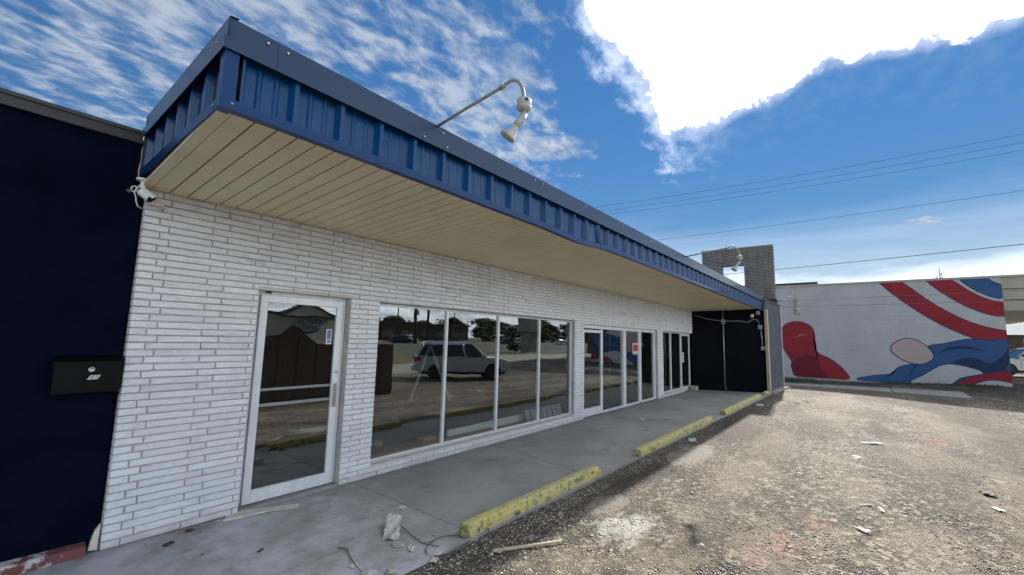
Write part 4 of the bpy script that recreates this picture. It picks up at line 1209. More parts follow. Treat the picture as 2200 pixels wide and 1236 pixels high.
part('cap', MB().box(PX0 - .01, PX1 + .01, PY0 - .01, PY1 + .01, PZ, PZ + .035), 'rock', pyl)
part('flashing', MB().box(PX0 - .06, PX1 + .04, PY0 - .05, PY1, 3.60, 3.78), 'dark', pyl)
make_lamp('flood_lamp', 'upper small lamp reaching from behind the brick pylon across the white mural wall', (21.9, -2.25, 4.22), .62, .06)
make_lamp('flood_lamp', 'lower small lamp reaching past the pylon foot, nearest the pale downspout', (21.9, -2.25, 3.70), .88, .05)

# ------------------------------------------------------------------ mural building
mur = thing('mural_building', 'white painted block building with a red white and blue abstract mural', 'building', (29, -6, 0))
MX = 29.0
part('wall', MB().box(MX, 44, -10.33, 6, -.5, 5.10), 'mural_white', mur)
part('parapet_cap', MB().box(MX - .05, 44, -13.5, 6.05, 5.102, 5.20), 'stucco', mur)
ov = MB(); ov.box(MX + .02, 44, -13.4, -10.332, 3.58, 5.10)
part('overhang', ov, 'stucco', mur)
ln = MB()
for z in (4.05, 4.55): ln.box(MX + .005, MX + .019, -13.4, -10.34, z, z + .03)
part('overhang_trim', ln, 'interior', mur)
part('roof_hatch', MB().box(31, 33, -3.4, -1.0, 5.2, 5.58), 'interior', mur)
part('scupper_box', MB().bbox(MX - .14, MX - .001, -2.62, -2.44, 3.55, 4.5, .01), 'cream', mur)
part('wall_base', MB().box(MX - .06, MX - .001, -10.3, 5, -.5, -.02), 'apron', mur)
def yz(px, py):   # mural coordinates: fraction across (0 left .. 1 right) and height (0..1) -> wall
    return (-1.55 - px * 8.78, .0 + py * 5.1)
def smooth_poly(pts, n=6):
    out = []; m_ = len(pts)
    for i in range(m_):
        p0, p1, p2, p3 = [Vector((*pts[(i + k) % m_], 0)) for k in (-1, 0, 1, 2)]
        for k in range(n):
            t = k / n
            out.append(tuple((0.5 * ((2 * p1) + (-p0 + p2) * t + (2 * p0 - 5 * p1 + 4 * p2 - p3) * t * t + (-p0 + 3 * p1 - 3 * p2 + p3) * t ** 3))[:2]))
    return out
layer = [0]
def mural(pts, m, smooth=True, outline=True):
    if smooth: pts = smooth_poly(pts)
    if outline:
        n_ = len(pts); P2 = [Vector((u * 8.78, v * 5.1)) for u, v in pts]
        ar = sum(P2[i].x * P2[(i + 1) % n_].y - P2[(i + 1) % n_].x * P2[i].y for i in range(n_)); sg_ = 1 if ar > 0 else -1
        off_ = []
        for i in range(n_):
            t_ = (P2[(i + 1) % n_] - P2[i - 1]); t_ = t_.normalized() if t_.length > 1e-6 else Vector((1, 0))
            q = P2[i] + Vector((t_.y, -t_.x)) * .035 * sg_
            off_.append((q.x / 8.78, q.y / 5.1))
        mural(off_, 'mural_navy', False, False)
    layer[0] += 1
    d_ = .003 + .0012 * layer[0]
    poly = [yz(max(0, min(1, u)), max(.002, min(.998, v))) for u, v in pts]
    import bmesh
    bm = bmesh.new(); vs = [bm.verts.new((MX - d_, y, z)) for y, z in poly]
    f = bm.faces.new(vs); bmesh.ops.triangulate(bm, faces=[f], ngon_method='EAR_CLIP')
    mb = MB(); mb.add([tuple(v.co) for v in bm.verts], [tuple(v.index for v in f.verts) for f in bm.faces] if False else [])
    bm.verts.index_update()
    mb2 = MB().add([tuple(v.co) for v in bm.verts], [tuple(v.index for v in f.verts) for f in bm.faces]); bm.free()
    return part('mural_shape', mb2, m, mur)
# generic shapes: a red boulder with a tail, diagonal bands, waves and pebbles
mural([(.012, .36), (.012, .47), (.03, .56), (.075, .605), (.13, .60), (.175, .55), (.19, .45), (.185, .34), (.20, .27), (.27, .20), (.325, .10), (.33, .005), (.09, .005), (.07, .14), (.04, .25)], 'mural_red')
mural([(.06, .13), (.11, .22), (.18, .24), (.20, .13), (.24, .01), (.10, .01)], 'mural_darkred')
# bands sweeping down from the top edge to the right edge
def band(o0, w, m):
    top, bot = [], []
    for k in range(13):
        t = k / 12
        u = .52 + o0 + t * (.48 - o0); v = 1.0 - (1 - (1 - t) ** 1.7) * (.60 - o0 * 1.25) - .0
        bot.append((u, v))
        u2 = .52 + o0 + w + t * (.48 - o0 - w); v2 = 1.0 - (1 - (1 - t) ** 1.7) * (.60 - (o0 + w) * 1.25)
        top.append((u2, v2))
    mural(bot + list(reversed(top)), m, False)
band(.0, .10, 'mural_red')
band(.20, .10, 'mural_red')
band(.33, .10, 'mural_blue')
# blue waves
mural([(.42, .005), (.46, .06), (.54, .085), (.58, .16), (.66, .22), (.70, .36), (.78, .40), (.86, .44), (.94, .43), (1.0, .41), (1.0, .005)], 'mural_blue')
mural([(.55, .32), (.57, .40), (.63, .44), (.69, .38), (.72, .27), (.67, .20), (.60, .23)], 'mural_pink')
mural([(.80, .23), (.87, .27), (.93, .22), (.98, .30), (1.0, .36), (1.0, .30), (.97, .17), (.90, .15), (.84, .16)], 'mural_navy')
mural([(.62, .01), (.68, .10), (.76, .20), (.84, .19), (.90, .14), (.82, .09), (.76, .01)], 'mural_white', True)
mural([(.80, .01), (.86, .10), (.93, .14), (1.0, .16), (1.0, .01)], 'mural_red', True)
mural([(.86, .01), (.92, .075), (1.0, .06), (1.0, .01)], 'mural_white', True)

mural([(.74, .30), (.79, .345), (.86, .355), (.92, .34), (.86, .375), (.79, .368)], 'mural_navy', True, False)
mural([(.08, .42), (.12, .47), (.15, .46), (.12, .455)], 'mural_faded', True, False)
# slabs and weeds at the foot of the mural
pad = thing('concrete_path', '', '', (25, -5, 0)); del pad['label']; del pad['category']; pad['kind'] = 'structure'
ycuts = [-1.0, -3.6, -6.0, -8.2]
for i in range(3):
    y0, y1 = ycuts[i] - .015, ycuts[i + 1] + .015
    P = []
    for dz in (-.15, .028):
        for (x, y) in ((23.2, y1), (25.0, y1), (25.0, y0), (23.2, y0)): P.append((x, y, zg(x, y) + dz))
    part('slab', MB().hexa(P), 'apron', pad)
def tufts(name, n, xr, yr, hmax, m, seed, label):
    rr = random.Random(seed); mb = MB()
    for _ in range(n):
        x, y = rr.uniform(*xr), rr.uniform(*yr); z = zg(x, y) - .03; h = rr.uniform(.3, 1) * hmax; an = rr.uniform(0, 6.28); w = .006 + h * .03
        dx, dy = math.cos(an), math.sin(an); b_ = rr.uniform(.1, .6) * h
        mb.add([(x - dy * w, y + dx * w, z), (x + dy * w, y - dx * w, z), (x + dx * b_, y + dy * b_, z + h)], [(0, 1, 2)])
    o = part(name, mb, m); o['kind'] = 'stuff'; o['label'] = label; o['category'] = 'weeds'
tufts('weeds', 1400, (28.3, 28.95), (-10.0, -6.0), .13, 'grass', 2, 'low green weeds growing along the foot of the mural wall')
tufts('weeds', 700, (27.6, 28.95), (-3.2, -1.4), .2, 'grass', 3, 'weeds and dead leaves in the corner under the red mural shape')
tufts('weeds', 260, (10.2, 12.0), (-2.55, -2.25), .05, 'grass', 6, 'thin weeds at the edge of the walk near the far parking stops')

# right edge: house, car
hs = thing('brown_house', 'dark brown house with a pale roof and white window seen past the mural wall', 'house', (52, -17, 0))
part('wall', MB().box(50, 58, -22, -11.5, -.2, 3.0), 'brownwall', hs)
part('roof', MB().prism([(49.4, 3.0), (54, 5.4), (58.6, 3.0)], 1, -22.4, -11.1), 'signface', hs)
w_ = part('window', MB().box(49.95, 49.999, -16.6, -15.2, 1.7, 2.7), 'white', hs)
part('pane', MB().box(49.93, 49.949, -16.5, -15.3, 1.8, 2.6), 'carglass', w_)

# ------------------------------------------------------------------ vehicles
def make_suv(paint, label, group):
    t = thing('parked_car', label, 'car', (0, 0, 0), group)
    # side profile (x forward, z up), lofted across the width with tumblehome
    lower = [(-2.38, .46), (-2.40, .80), (-2.33, 1.02), (-2.28, 1.10), (.62, 1.10), (1.15, 1.08), (1.80, 1.02), (2.14, .92), (2.25, .78), (2.28, .55), (2.20, .42), (1.86, .40)]
    # wheel arches along the lower edge
    def arch(cx, r, n=8): return [(cx + r * math.cos(math.pi * k / n), .38 + r * math.sin(math.pi * k / n)) for k in range(n + 1)]
    prof = lower + arch(1.38, .44) + [(-.95, .36)] + arch(-1.40, .44) + [(-1.9, .42)]
    def loft(prof, ws, m, name, parent):
        mb = MB(); n = len(prof); vs = []
        for (w, ins) in ws:
            cz = .75
            for x, z in prof: vs.append((x * (1 - ins), w, cz + (z - cz) * (1 - ins)))
        import bmesh
        bm = bmesh.new(); bv = [bm.verts.new((x, 0, z)) for x, z in prof]; bm.verts.index_update(); f = bm.faces.new(bv)
        tri = bmesh.ops.triangulate(bm, faces=[f], ngon_method='EAR_CLIP')['faces']; T = [tuple(v.index for v in q.verts) for q in bm.faces]; bm.free()
        fs = list(T) + [tuple(i + n * (len(ws) - 1) for i in reversed(q)) for q in T]
        for s_ in range(len(ws) - 1):
            for i in range(n): fs.append((s_ * n + i, s_ * n + (i + 1) % n, (s_ + 1) * n + (i + 1) % n, (s_ + 1) * n + i))
        return part(name, mb.add(vs, fs), m, parent)
    body = loft(prof, [(-.93, .03), (-.90, .0), (.90, .0), (.93, .03)], paint, 'body', t)
    def green(x0b, x1b, x0t, x1t, z0, z1, wb_, wt): 
        return [(x0b, -wb_, z0), (x1b, -wb_, z0), (x1b, wb_, z0), (x0b, wb_, z0), (x0t, -wt, z1), (x1t, -wt, z1), (x1t, wt, z1), (x0t, wt, z1)]
    part('cabin_glass', MB().hexa(green(-2.24, .98, -1.98, .30, 1.09, 1.66, .865, .70)), 'carglass', t)
    roof = MB().hexa(green(-2.06, .36, -1.92, .16, 1.655, 1.76, .72, .62)); 
    part('roof', roof, paint, t)
    for (xb, xt) in ((1.0, .32), (.02, -.12), (-1.02, -1.08), (-2.22, -1.98)):
        for s_ in (-1, 1): part('roof_pillar', MB().tube([(xb, s_ * .872, 1.09), (xt, s_ * .712, 1.67)], .04 if xb < .9 else .035, 6), paint, t)
    for s_ in (-1, 1): part('roof_rail', MB().tube([(-1.7, s_ * .56, 1.76), (-1.6, s_ * .56, 1.80), (-.05, s_ * .56, 1.80), (.05, s_ * .56, 1.75)], .022, 6), 'steel', t)
    for cx in (1.38, -1.40):
        for s_ in (-1, 1):
            cy = s_ * .80
            tyre = part('wheel', MB().lathe([(.22, -.12), (.36, -.12), (.385, -.09), (.385, .09), (.36, .12), (.22, .12)], (cx, cy, .385), (0, s_, 0), 28), 'rubber', t)
            rim = MB().lathe([(.235, .10), (.24, .115), (.215, .115), (.21, .07), (.02, .07)], (cx, cy, .385), (0, s_, 0), 28)
            for k in range(10):
                an = 2 * math.pi * k / 10
                p = Vector((cx, cy + s_ * .10, .385)); d_ = Vector((math.cos(an), 0, math.sin(an)))
                rim.tube([tuple(p + d_ * .05), tuple(p + d_ * .22)], .016, 6)
            part('rim', rim, 'steel', tyre)
    for s_ in (-1, 1):
        part('headlight', MB().hexa([(1.92, s_ * .62, .80), (2.24, s_ * .60, .80), (2.05, s_ * .935, .80), (1.80, s_ * .938, .84), (1.90, s_ * .62, .98), (2.17, s_ * .60, .93), (2.0, s_ * .925, .94), (1.75, s_ * .93, .98)]), 'headlight', t)
        part('tail_light', MB().box(-2.395, -2.10, s_ * .70 if s_ > 0 else -.938, .938 if s_ > 0 else -.70, .86, 1.06), 'taillight', t)
        part('turn_lamp', MB().box(1.86, 1.98, min(s_ * .9, s_ * .94), max(s_ * .9, s_ * .94), .86, .90), 'amber', t)
        mi = MB().hexa([(.72, s_ * .93, 1.06), (.92, s_ * .93, 1.06), (.92, s_ * 1.12, 1.08), (.72, s_ * 1.12, 1.08), (.74, s_ * .93, 1.24), (.88, s_ * .93, 1.22), (.88, s_ * 1.12, 1.20), (.74, s_ * 1.12, 1.22)])
        part('door_mirror', mi, paint, t)
        for xh in (-.02, -1.0): part('door_handle', MB().box(xh - .18, xh, min(s_ * .93, s_ * .955), max(s_ * .93, s_ * .955), .93, .96), paint, t)
        for xs_ in (.78, -.16, -1.05): part('door_gap', MB().box(xs_, xs_ + .012, min(s_ * .929, s_ * .9345), max(s_ * .929, s_ * .9345), .50, 1.08), 'dark', t)
        part('running_board', MB().box(-.88, .88, min(s_ * .80, s_ * .98), max(s_ * .80, s_ * .98), .33, .39), 'rubber', t)
    part('front_bumper', MB().hexa([(2.0, -.90, .36), (2.33, -.62, .36), (2.33, .62, .36), (2.0, .90, .36), (2.0, -.93, .66), (2.36, -.64, .62), (2.36, .64, .62), (2.0, .93, .66)]), paint, t)
    part('grille', MB().box(2.20, 2.31, -.50, .50, .66, .86), 'dark', t)
    part('rear_bumper', MB().hexa([(-2.48, -.66, .42), (-2.2, -.92, .42), (-2.2, .92, .42), (-2.48, .66, .42), (-2.50, -.68, .64), (-2.2, -.94, .66), (-2.2, .94, .66), (-2.50, .68, .64)]), paint, t)
    part('underbody', MB().box(-2.1, 2.0, -.72, .72, .26, .55), 'dark', t)
    return t
suv = make_suv('carsilver', 'silver sport utility vehicle parked in the lot, mirrored in the big window', 'parked cars')
hd_ = math.atan2(1.63, 2.25)
cxs, cys = (14.15 + 16.4) / 2, (-11.05 - 9.42) / 2
suv.location = (cxs, cys, zg(cxs, cys) - .02); suv.rotation_euler = (0, 0, hd_)
wcar = make_suv('carwhite', 'white car parked beyond the covered end of the mural building', 'parked cars')
wcar.location = (40.5, -13.4, zg(40, -13) - .0); wcar.rotation_euler = (0, 0, 1.75)
dcar = make_suv('cardark', 'dark car in the street, left one in the window reflection', 'parked cars')
dcar.location = (56, -69, .0); dcar.rotation_euler = (0, 0, .3)
for loc, rz, src, lab in (((88, -66, 0), .25, dcar, 'dark car far behind the round shrub across the street'),
                          ((92, -64.5, 0), .2, wcar, 'white car far behind the round shrub across the street'),
                          ((118, -68, 0), .1, wcar, 'white car parked farthest along the street beside the stone pillar'),
                          ((124, -66, 0), .1, suv, 'silver car parked farthest along the street'),
                          ((60, -72, 0), 2.8, wcar, 'white car turned the other way across the street')):
    dup(src, loc, rz, lab)

# ------------------------------------------------------------------ what the windows mirror, behind the camera
fen = thing('wooden_fence', 'dark stained plank fence with two peaked tops behind the photographer', 'fence', (6, -7.2, 0))
def fence_top(x):
    z = 1.52
    z = max(z, 1.80 - abs(x - 4.75) * 1.0) if x < 5.0 else z
    return max(z, 2.12 - abs(x - 5.48) * .95)
x = 2.4; k = 0
while x < 8.75:
    w = .27; rr = random.Random(k)
    zb_ = zg(x, -7.2)
    a0, a1 = fence_top(x), fence_top(x + w)
    ymid = -7.05 - .03 * (x - 4)
    d_ = .012 * (k % 2)
    part('plank', MB().hexa([(x, ymid - d_, zb_), (x + w - .012, ymid - d_, zb_), (x + w - .012, ymid + .03 - d_, zb_), (x, ymid + .03 - d_, zb_),
                             (x, ymid - d_, a0 + zb_ + .12), (x + w - .012, ymid - d_, a1 + zb_ + .12), (x + w - .012, ymid + .03 - d_, a1 + zb_ + .12), (x, ymid + .03 - d_, a0 + zb_ + .12)]), 'fence', fen)
    x += w; k += 1
rl = MB()
for z in (.35, 1.1): rl.hexa([(2.4, -7.10, z - .2), (8.75, -7.30, z - .2), (8.75, -7.24, z - .2), (2.4, -7.04, z - .2), (2.4, -7.10, z - .1), (8.75, -7.30, z - .1), (8.75, -7.24, z - .1), (2.4, -7.04, z - .1)])
part('rail', rl, 'fence', fen)
for x in (2.5, 5.0, 8.66): part('post', MB().box(x - .06, x + .06, -7.34 - .03 * (x - 4) + .0, -7.215 - .03 * (x - 4), zg(x, -7.2) - .02, 1.45), 'fence', fen)

fs_ = thing('furniture_store', 'beige store with a gabled entrance and a blue mirrored furniture sign', 'building', (40, -86, 0))
part('wall', MB().box(22, 62, -98, -86, -.2, 5.4), 'stucco', fs_)
part('roof_edge', MB().box(21.8, 62.2, -98.2, -85.9, 5.4, 5.95), 'browntrim', fs_)
part('gable', MB().prism([(38.5, 4.9), (49.2, 4.9), (49.2, 5.5), (43.6, 8.0), (38.5, 5.5)], 1, -87, -85.0), 'stucco', fs_)
gr = MB(); gr.prism([(38.2, 5.35), (43.6, 7.95), (43.6, 8.4), (38.2, 5.85)], 1, -87.2, -84.8); gr.prism([(49.5, 5.35), (43.6, 7.95), (43.6, 8.4), (49.5, 5.85)], 1, -87.2, -84.8); gr.box(38.2, 49.5, -84.95, -84.8, 4.95, 5.35)
part('gable_trim', gr, 'browntrim', fs_)
tx = MB(); place_text(tx, 'FURNITURE', 1.35, (44.6, -84.9, 4.2), (-1, 0, 0), (0, 0, 1), depth=.08); place_text(tx, 'MART', 1.2, (44.2, -84.9, 3.0), (-1, 0, 0), (0, 0, 1), depth=.08)
sg = part('sign_lettering', tx, 'pullblue', fs_)
sw = [(40.8, 3.6), (41.6, 2.4), (43.4, 1.7), (45.2, 1.9), (46.6, 2.7), (47.4, 3.6)]
mbw = MB()
mbw.tube([(a_, -85.7, b_) for a_, b_ in sw], [.08, .22, .3, .28, .18, .06], 8)
part('sign_swoosh', mbw, 'pullblue', fs_)

bb = thing('brown_building', 'low brown flat-roofed building across the street', 'building', (90, -104, 0))
part('wall', MB().box(72, 112, -116, -104, -.2, 5.4), 'brownwall', bb)
part('roof_edge', MB().box(71.7, 112.3, -116.3, -103.7, 5.4, 6.0), 'browntrim', bb)
for k in range(5):
    w_ = part('window', MB().box(75 + k * 7, 79 + k * 7, -104.0, -103.9, 1.0, 3.4), 'browntrim', bb)
    part('pane', MB().box(75.2 + k * 7, 78.8 + k * 7, -103.9, -103.86, 1.2, 3.2), 'carglass', w_)

def upole(x, y, h, r, lean, label, arms=True, box=False):
    t = thing('utility_pole', label, 'utility pole', (x, y, 0), 'utility poles')
    part('pole', MB().tube([(x, y, -.3), (x + lean * .5, y, h * .5), (x + lean, y, h)], [r, r * .85, r * .65], 10), 'pole', t)
    if arms:
        ca_ = part('cross_arm', MB().box(x + lean - 1.2, x + lean + 1.2, y - .06, y + .06, h - .6, h - .45), 'pole', t)
        for k in (-1.05, -.5, .5, 1.05): part('insulator', MB().lathe([(.05, 0), (.06, .08), (.03, .16)], (x + lean + k, y, h - .45), (0, 0, 1), 8), 'signface', ca_)
    if box: part('transformer', MB().lathe([(.28, 0), (.3, .05), (.3, .85), (.2, .95)], (x + lean + .45, y, h * .55), (0, 0, 1), 14), 'galv', t)
    return t
upole(57, -66, 11, .40, .1, 'thick dark utility pole nearest the silver vehicle in the reflection', False, True)
upole(62, -79, 11.5, .2, .1, 'thin utility pole left of the thick one in the reflection')
upole(96, -96, 11.5, .22, .9, 'leaning utility pole with a cross arm in the second window pane')
upole(45, -48, 21, .25, 0, 'utility pole carrying the wires beyond the right side of the lot', True)
upole(45, 26, 21, .25, 0, 'utility pole carrying the wires behind the brick storefront', True)

def signal(x0, x1, y, h, heads, hx, label):
    t = thing('traffic_signal', label, 'traffic light', (x0, y, 0), 'traffic signals at the crossing')
    part('mast_pole', MB().tube([(x1, y, 0), (x1, y, h + .3)], [.17, .12], 10), 'galv', t)
    part('mast_arm', MB().tube([(x1, y, h), (x0, y, h + .12)], [.20, .12], 8), 'sigblack', t)
    for q in heads:
        hd_ = part('signal_head', MB().bbox(q - .25, q + .25, y + .10, y + .35, h - .85, h + .45, .03), 'sigblack', t)
        for k, zz_ in enumerate((.25, -.2, -.62)):
            part('lens', MB().lathe([(.13, 0), (.10, .03), (.01, .04)], (q, y + .35, h + zz_ ), (0, 1, 0), 12), ('taillight', 'amber', 'mural_navy')[k], hd_)
    return t
signal(92.5, 130, -85.5, 6.3, (94, 102, 108.2), 0, 'long traffic light mast with three signal heads over the street')
signal(121, 139, -102, 6.1, (124.8, 134.8), 0, 'shorter traffic light mast farther down the street')
psn = thing('pole_sign', 'tall roadside sign on two poles with three stacked panels', 'sign', (114, -80.5, 0))
for x in (112.3, 116.6): part('post', MB().tube([(x, -80.5, 0), (x, -80.5, 10.5)], .2, 8), 'galv', psn)
for (z0, z1) in ((7.6, 9.8), (4.8, 6.9), (2.2, 4.2)):
    p_ = part('sign_panel', MB().bbox(112.6, 116.3, -80.7, -80.2, z0, z1, .05), 'sigblack', psn); part('panel_face', MB().box(112.85, 116.05, -80.19, -80.15, z0 + .25, z1 - .25), 'signface', p_)
plr = thing('stone_pillar', 'broad grey stone sign pillar on the grass verge across the lot', 'pillar', (40, -24, 0))
part('shaft', MB().bbox(39.3, 41.2, -24.8, -23.6, -.1, 2.5, .04), 'stone', plr)
part('block', MB().bbox(38.9, 41.5, -25.0, -23.4, 2.5, 4.4, .06), 'stone', plr)

def leaf_cloud(blobs, n, s, seed):
    rs = np.random.RandomState(seed)
    vs = []; fs = []
    w = np.array([b[3] ** 2 for b in blobs]); w = w / w.sum()
    idx = rs.choice(len(blobs), n, p=w)
    d = rs.normal(size=(n, 3)); d /= np.linalg.norm(d, axis=1)[:, None]
    rad = rs.rand(n) ** .45
    B = np.array(blobs)[idx]
    c = B[:, :3] + d * rad[:, None] * B[:, 3:4] * np.array([1, 1, .75])
    u = rs.normal(size=(n, 3)); u /= np.linalg.norm(u, axis=1)[:, None]
    v = np.cross(u, rs.normal(size=(n, 3))); v /= np.linalg.norm(v, axis=1)[:, None]
    k = s * rs.uniform(.6, 1.4, n)[:, None]
    P = np.stack([c - u * k, c + v * k * .55, c + u * k, c - v * k * .55], 1).reshape(-1, 3)
    mb = MB(); mb.v = [tuple(p) for p in P]; mb.f = [(4 * i, 4 * i + 1, 4 * i + 2, 4 * i + 3) for i in range(n)]; mb.sm = [False] * n
    return mb
def tree(name, label, seed, h, cr, nleaf, ls):
    rr = random.Random(seed); t = thing(name, label, 'tree', (0, 0, 0), 'trees across the street')
    tr = MB().tube([(0, 0, -.2), (.1, .05, h * .3), (.05, -.1, h * .62)], [.035 * h, .026 * h, .012 * h], 8)
    bl = []
    for k in range(8):
        an = k * .785 + rr.uniform(-.3, .3); q = cr * rr.uniform(.35, .75); z = h * rr.uniform(.18, .85)
        tip = (q * math.cos(an), q * math.sin(an), z)
        tr.tube([(.08, 0, h * rr.uniform(.25, .45)), (tip[0] * .6, tip[1] * .6, z * .85), tip], [.012 * h, .008 * h, .003 * h], 6)
        bl.append((tip[0], tip[1], z, cr * rr.uniform(.42, .62)))
    bl.append((0, 0, h * .85, cr * .5))
    part('trunk', tr, 'bark', t)
    part('crown', leaf_cloud(bl, nleaf, ls, seed), 'leaf', t)
    return t
t1 = tree('broadleaf_tree', 'broad dark tree left of the traffic lights across the street', 1, 9.5, 4.6, 1500, .42)
t2 = tree('broadleaf_tree', 'rounder dark tree behind the traffic lights across the street', 2, 8.2, 4.2, 1300, .40)
t1.location = (118, -118, 0); t2.location = (128, -112, 0)
spots = [(108, -124, 1.0), (137, -116, 1.1), (147, -110, .95), (157, -114, 1.15), (168, -108, 1.1), (176, -98, 1.25), (190, -104, 1.3), (206, -98, 1.4), (222, -92, 1.4), (236, -96, 1.5), (150, -128, 1.4), (128, -134, 1.4), (182, -120, 1.5), (62, -122, 1.0), (102, -136, 1.2), (250, -84, 1.4), (88, -122, .8), (96, -118, .85), (114, -112, .7), (122, -106, .65), (133, -104, .7), (142, -100, .75), (152, -98, .8), (160, -96, .7), (172, -92, .8), (184, -90, .8), (197, -90, .9), (212, -86, .9), (228, -82, .9), (76, -124, .8)]
for i, (x, y, s_) in enumerate(spots):
    r = dup((t1, t2)[i % 2], (x, y, 0), i * 1.3, 'dark broadleaf tree in the row across the street'); r.scale = (s_ * 1.5, s_ * 1.5, s_ * .8)
sh = thing('round_shrub', 'small rounded evergreen shrub beside the stone pillar', 'shrub', (34.5, -22, 0))
part('stem', MB().tube([(34.5, -22, -.1), (34.5, -22, .8)], .06, 6), 'bark', sh)
part('foliage', leaf_cloud([(34.5, -22, .95, .62), (34.1, -22.1, .8, .5), (34.9, -21.9, .8, .5)], 900, .09, 9), 'leaf', sh)
# bare tree behind the mural building
bt = thing('bare_tree', 'leafless tree top standing behind the mural building', 'tree', (60, -12.3, 0))
tb = MB(); rr = random.Random(8)
def branch(p, d, L, r, lev):
    q = p + d * L
    tb.tube([tuple(p), tuple(p + d * L * .5 + Vector((rr.uniform(-.05, .05), rr.uniform(-.05, .05), 0)) * L), tuple(q)], [r, r * .8, r * .6], 5, cap=False)
    if lev == 0: return
    for k in range(3):
        nd = (d + Vector((rr.uniform(-.6, .6), rr.uniform(-.6, .6), rr.uniform(0, .35)))).normalized()
        branch(p + d * L * rr.uniform(.55, 1.0), nd, L * rr.uniform(.5, .68), r * .58, lev - 1)
tb.tube([(60, -12.3, -.2), (60.05, -12.3, 4), (60, -12.3, 7.6)], [.16, .13, .08], 7)
for k in range(9):
    branch(Vector((60, -12.3, 6.6 + .25 * k)), Vector((rr.uniform(-.5, .5), rr.uniform(-.45, .45), .8)).normalized(), .75 - .03 * k, .035, 2)
tb.tube([(60, -12.3, 7.6), (60, -12.25, 9.9)], [.08, .02], 6)
part('trunk', tb, 'bark', bt)

# ------------------------------------------------------------------ wires
def wire(x, p0, p1, r, label, sag=.0, ext=(22, -46)):
    (ya, za), (yb_, zb_) = p0, p1
    t = thing('power_line', label, 'power line', (x, (ya + yb_) / 2, (za + zb_) / 2), 'overhead power lines')
    pts = []
    n = 16
    for k in range(n + 1):
        y = ext[0] + (ext[1] - ext[0]) * k / n
        z = za + (zb_ - za) * (y - ya) / (yb_ - ya)
        m_ = (y - (ya + yb_) / 2) / 17.0
        z += sag * (m_ * m_ - 1)
        pts.append((x, y, z))
    part('cable', MB().tube(pts, r, 5), 'wire', t)
wire(45, (17.8, 17.75), (-15.3, 17.2), .015, 'topmost thin overhead wire of the upper three', .3)
wire(45.3, (17.2, 17.2), (-15.3, 16.7), .015, 'middle overhead wire of the upper three', .3)
wire(44.7, (16.6, 16.5), (-15.2, 15.95), .015, 'lowest overhead wire of the upper three', .3)
wire(45, (10.7, 12.85), (-15.0, 13.15), .016, 'single overhead wire running between the upper three and the lowest line', .2)
wire(45, (.2, 8.74), (-14.7, 9.35), .028, 'lowest and thickest overhead wire, level with the pylon', .15)
wire(26, (-2.07, 4.02), (-7.65, 4.14), .008, 'upper thin wire crossing in front of the mural', .0, (-1.8, -20))
wire(26.1, (-2.06, 3.73), (-9.68, 3.78), .008, 'lower thin wire crossing in front of the mural', .0, (-1.8, -20))
t_ = thing('service_wire', 'thin wire above the navy roof running to the canopy', 'wire', (0, 8, 5)); part('cable', wr, 'wire', t_)

# ------------------------------------------------------------------ parking stops
def stop(x0, x1, y0, y1, label, seed):
    rr = random.Random(seed)
    t = thing('parking_stop', label, 'parking stop', ((x0 + x1) / 2, (y0 + y1) / 2, 0), 'yellow concrete parking stops along the walk')
    n = 14; vs = []
    w, h = .142, .104
    for k in range(n + 1):
        t_ = k / n; x = x0 + (x1 - x0) * t_; y = y0 + (y1 - y0) * t_
        j = lambda a_: rr.uniform(-a_, a_)
        sec = [(-.5 * w, -.005), (-.5 * w + .004 + j(.004), h * .45), (-.5 * w + .018 + j(.004), h - .018 + j(.004)), (-.5 * w + .038 + j(.003), h + j(.003)), (.5 * w - .038 + j(.003), h + j(.003)), (.5 * w - .018 + j(.003), h - .016), (.5 * w - .004, h * .45), (.5 * w, -.005)]
        for dy, z in sec: vs.append((x, y + dy, z + (0 if k not in (0, n) else -.006 * (z > .05))))
    fs = []
    for k in range(n):
        for j_ in range(7): fs.append((8 * k + j_, 8 * k + j_ + 1, 8 * k + 9 + j_, 8 * k + 8 + j_))
    fs += [tuple(range(8)), tuple(8 * n + j_ for j_ in range(8))]
    part('block', MB().add(vs, fs), 'yellow', t)
stop(2.90, 5.32, -1.945, -2.0, 'nearest yellow parking stop, with chipped and blackened front face', 1)
stop(6.55, 10.75, -2.06, -2.12, 'long yellow parking stop, second from the camera', 2)
stop(11.75, 16.75, -2.16, -2.22, 'third yellow parking stop, towards the black annex', 3)
stop(17.45, 18.0, -2.28, -2.30, 'short yellow stub of a stop at the annex post', 4)

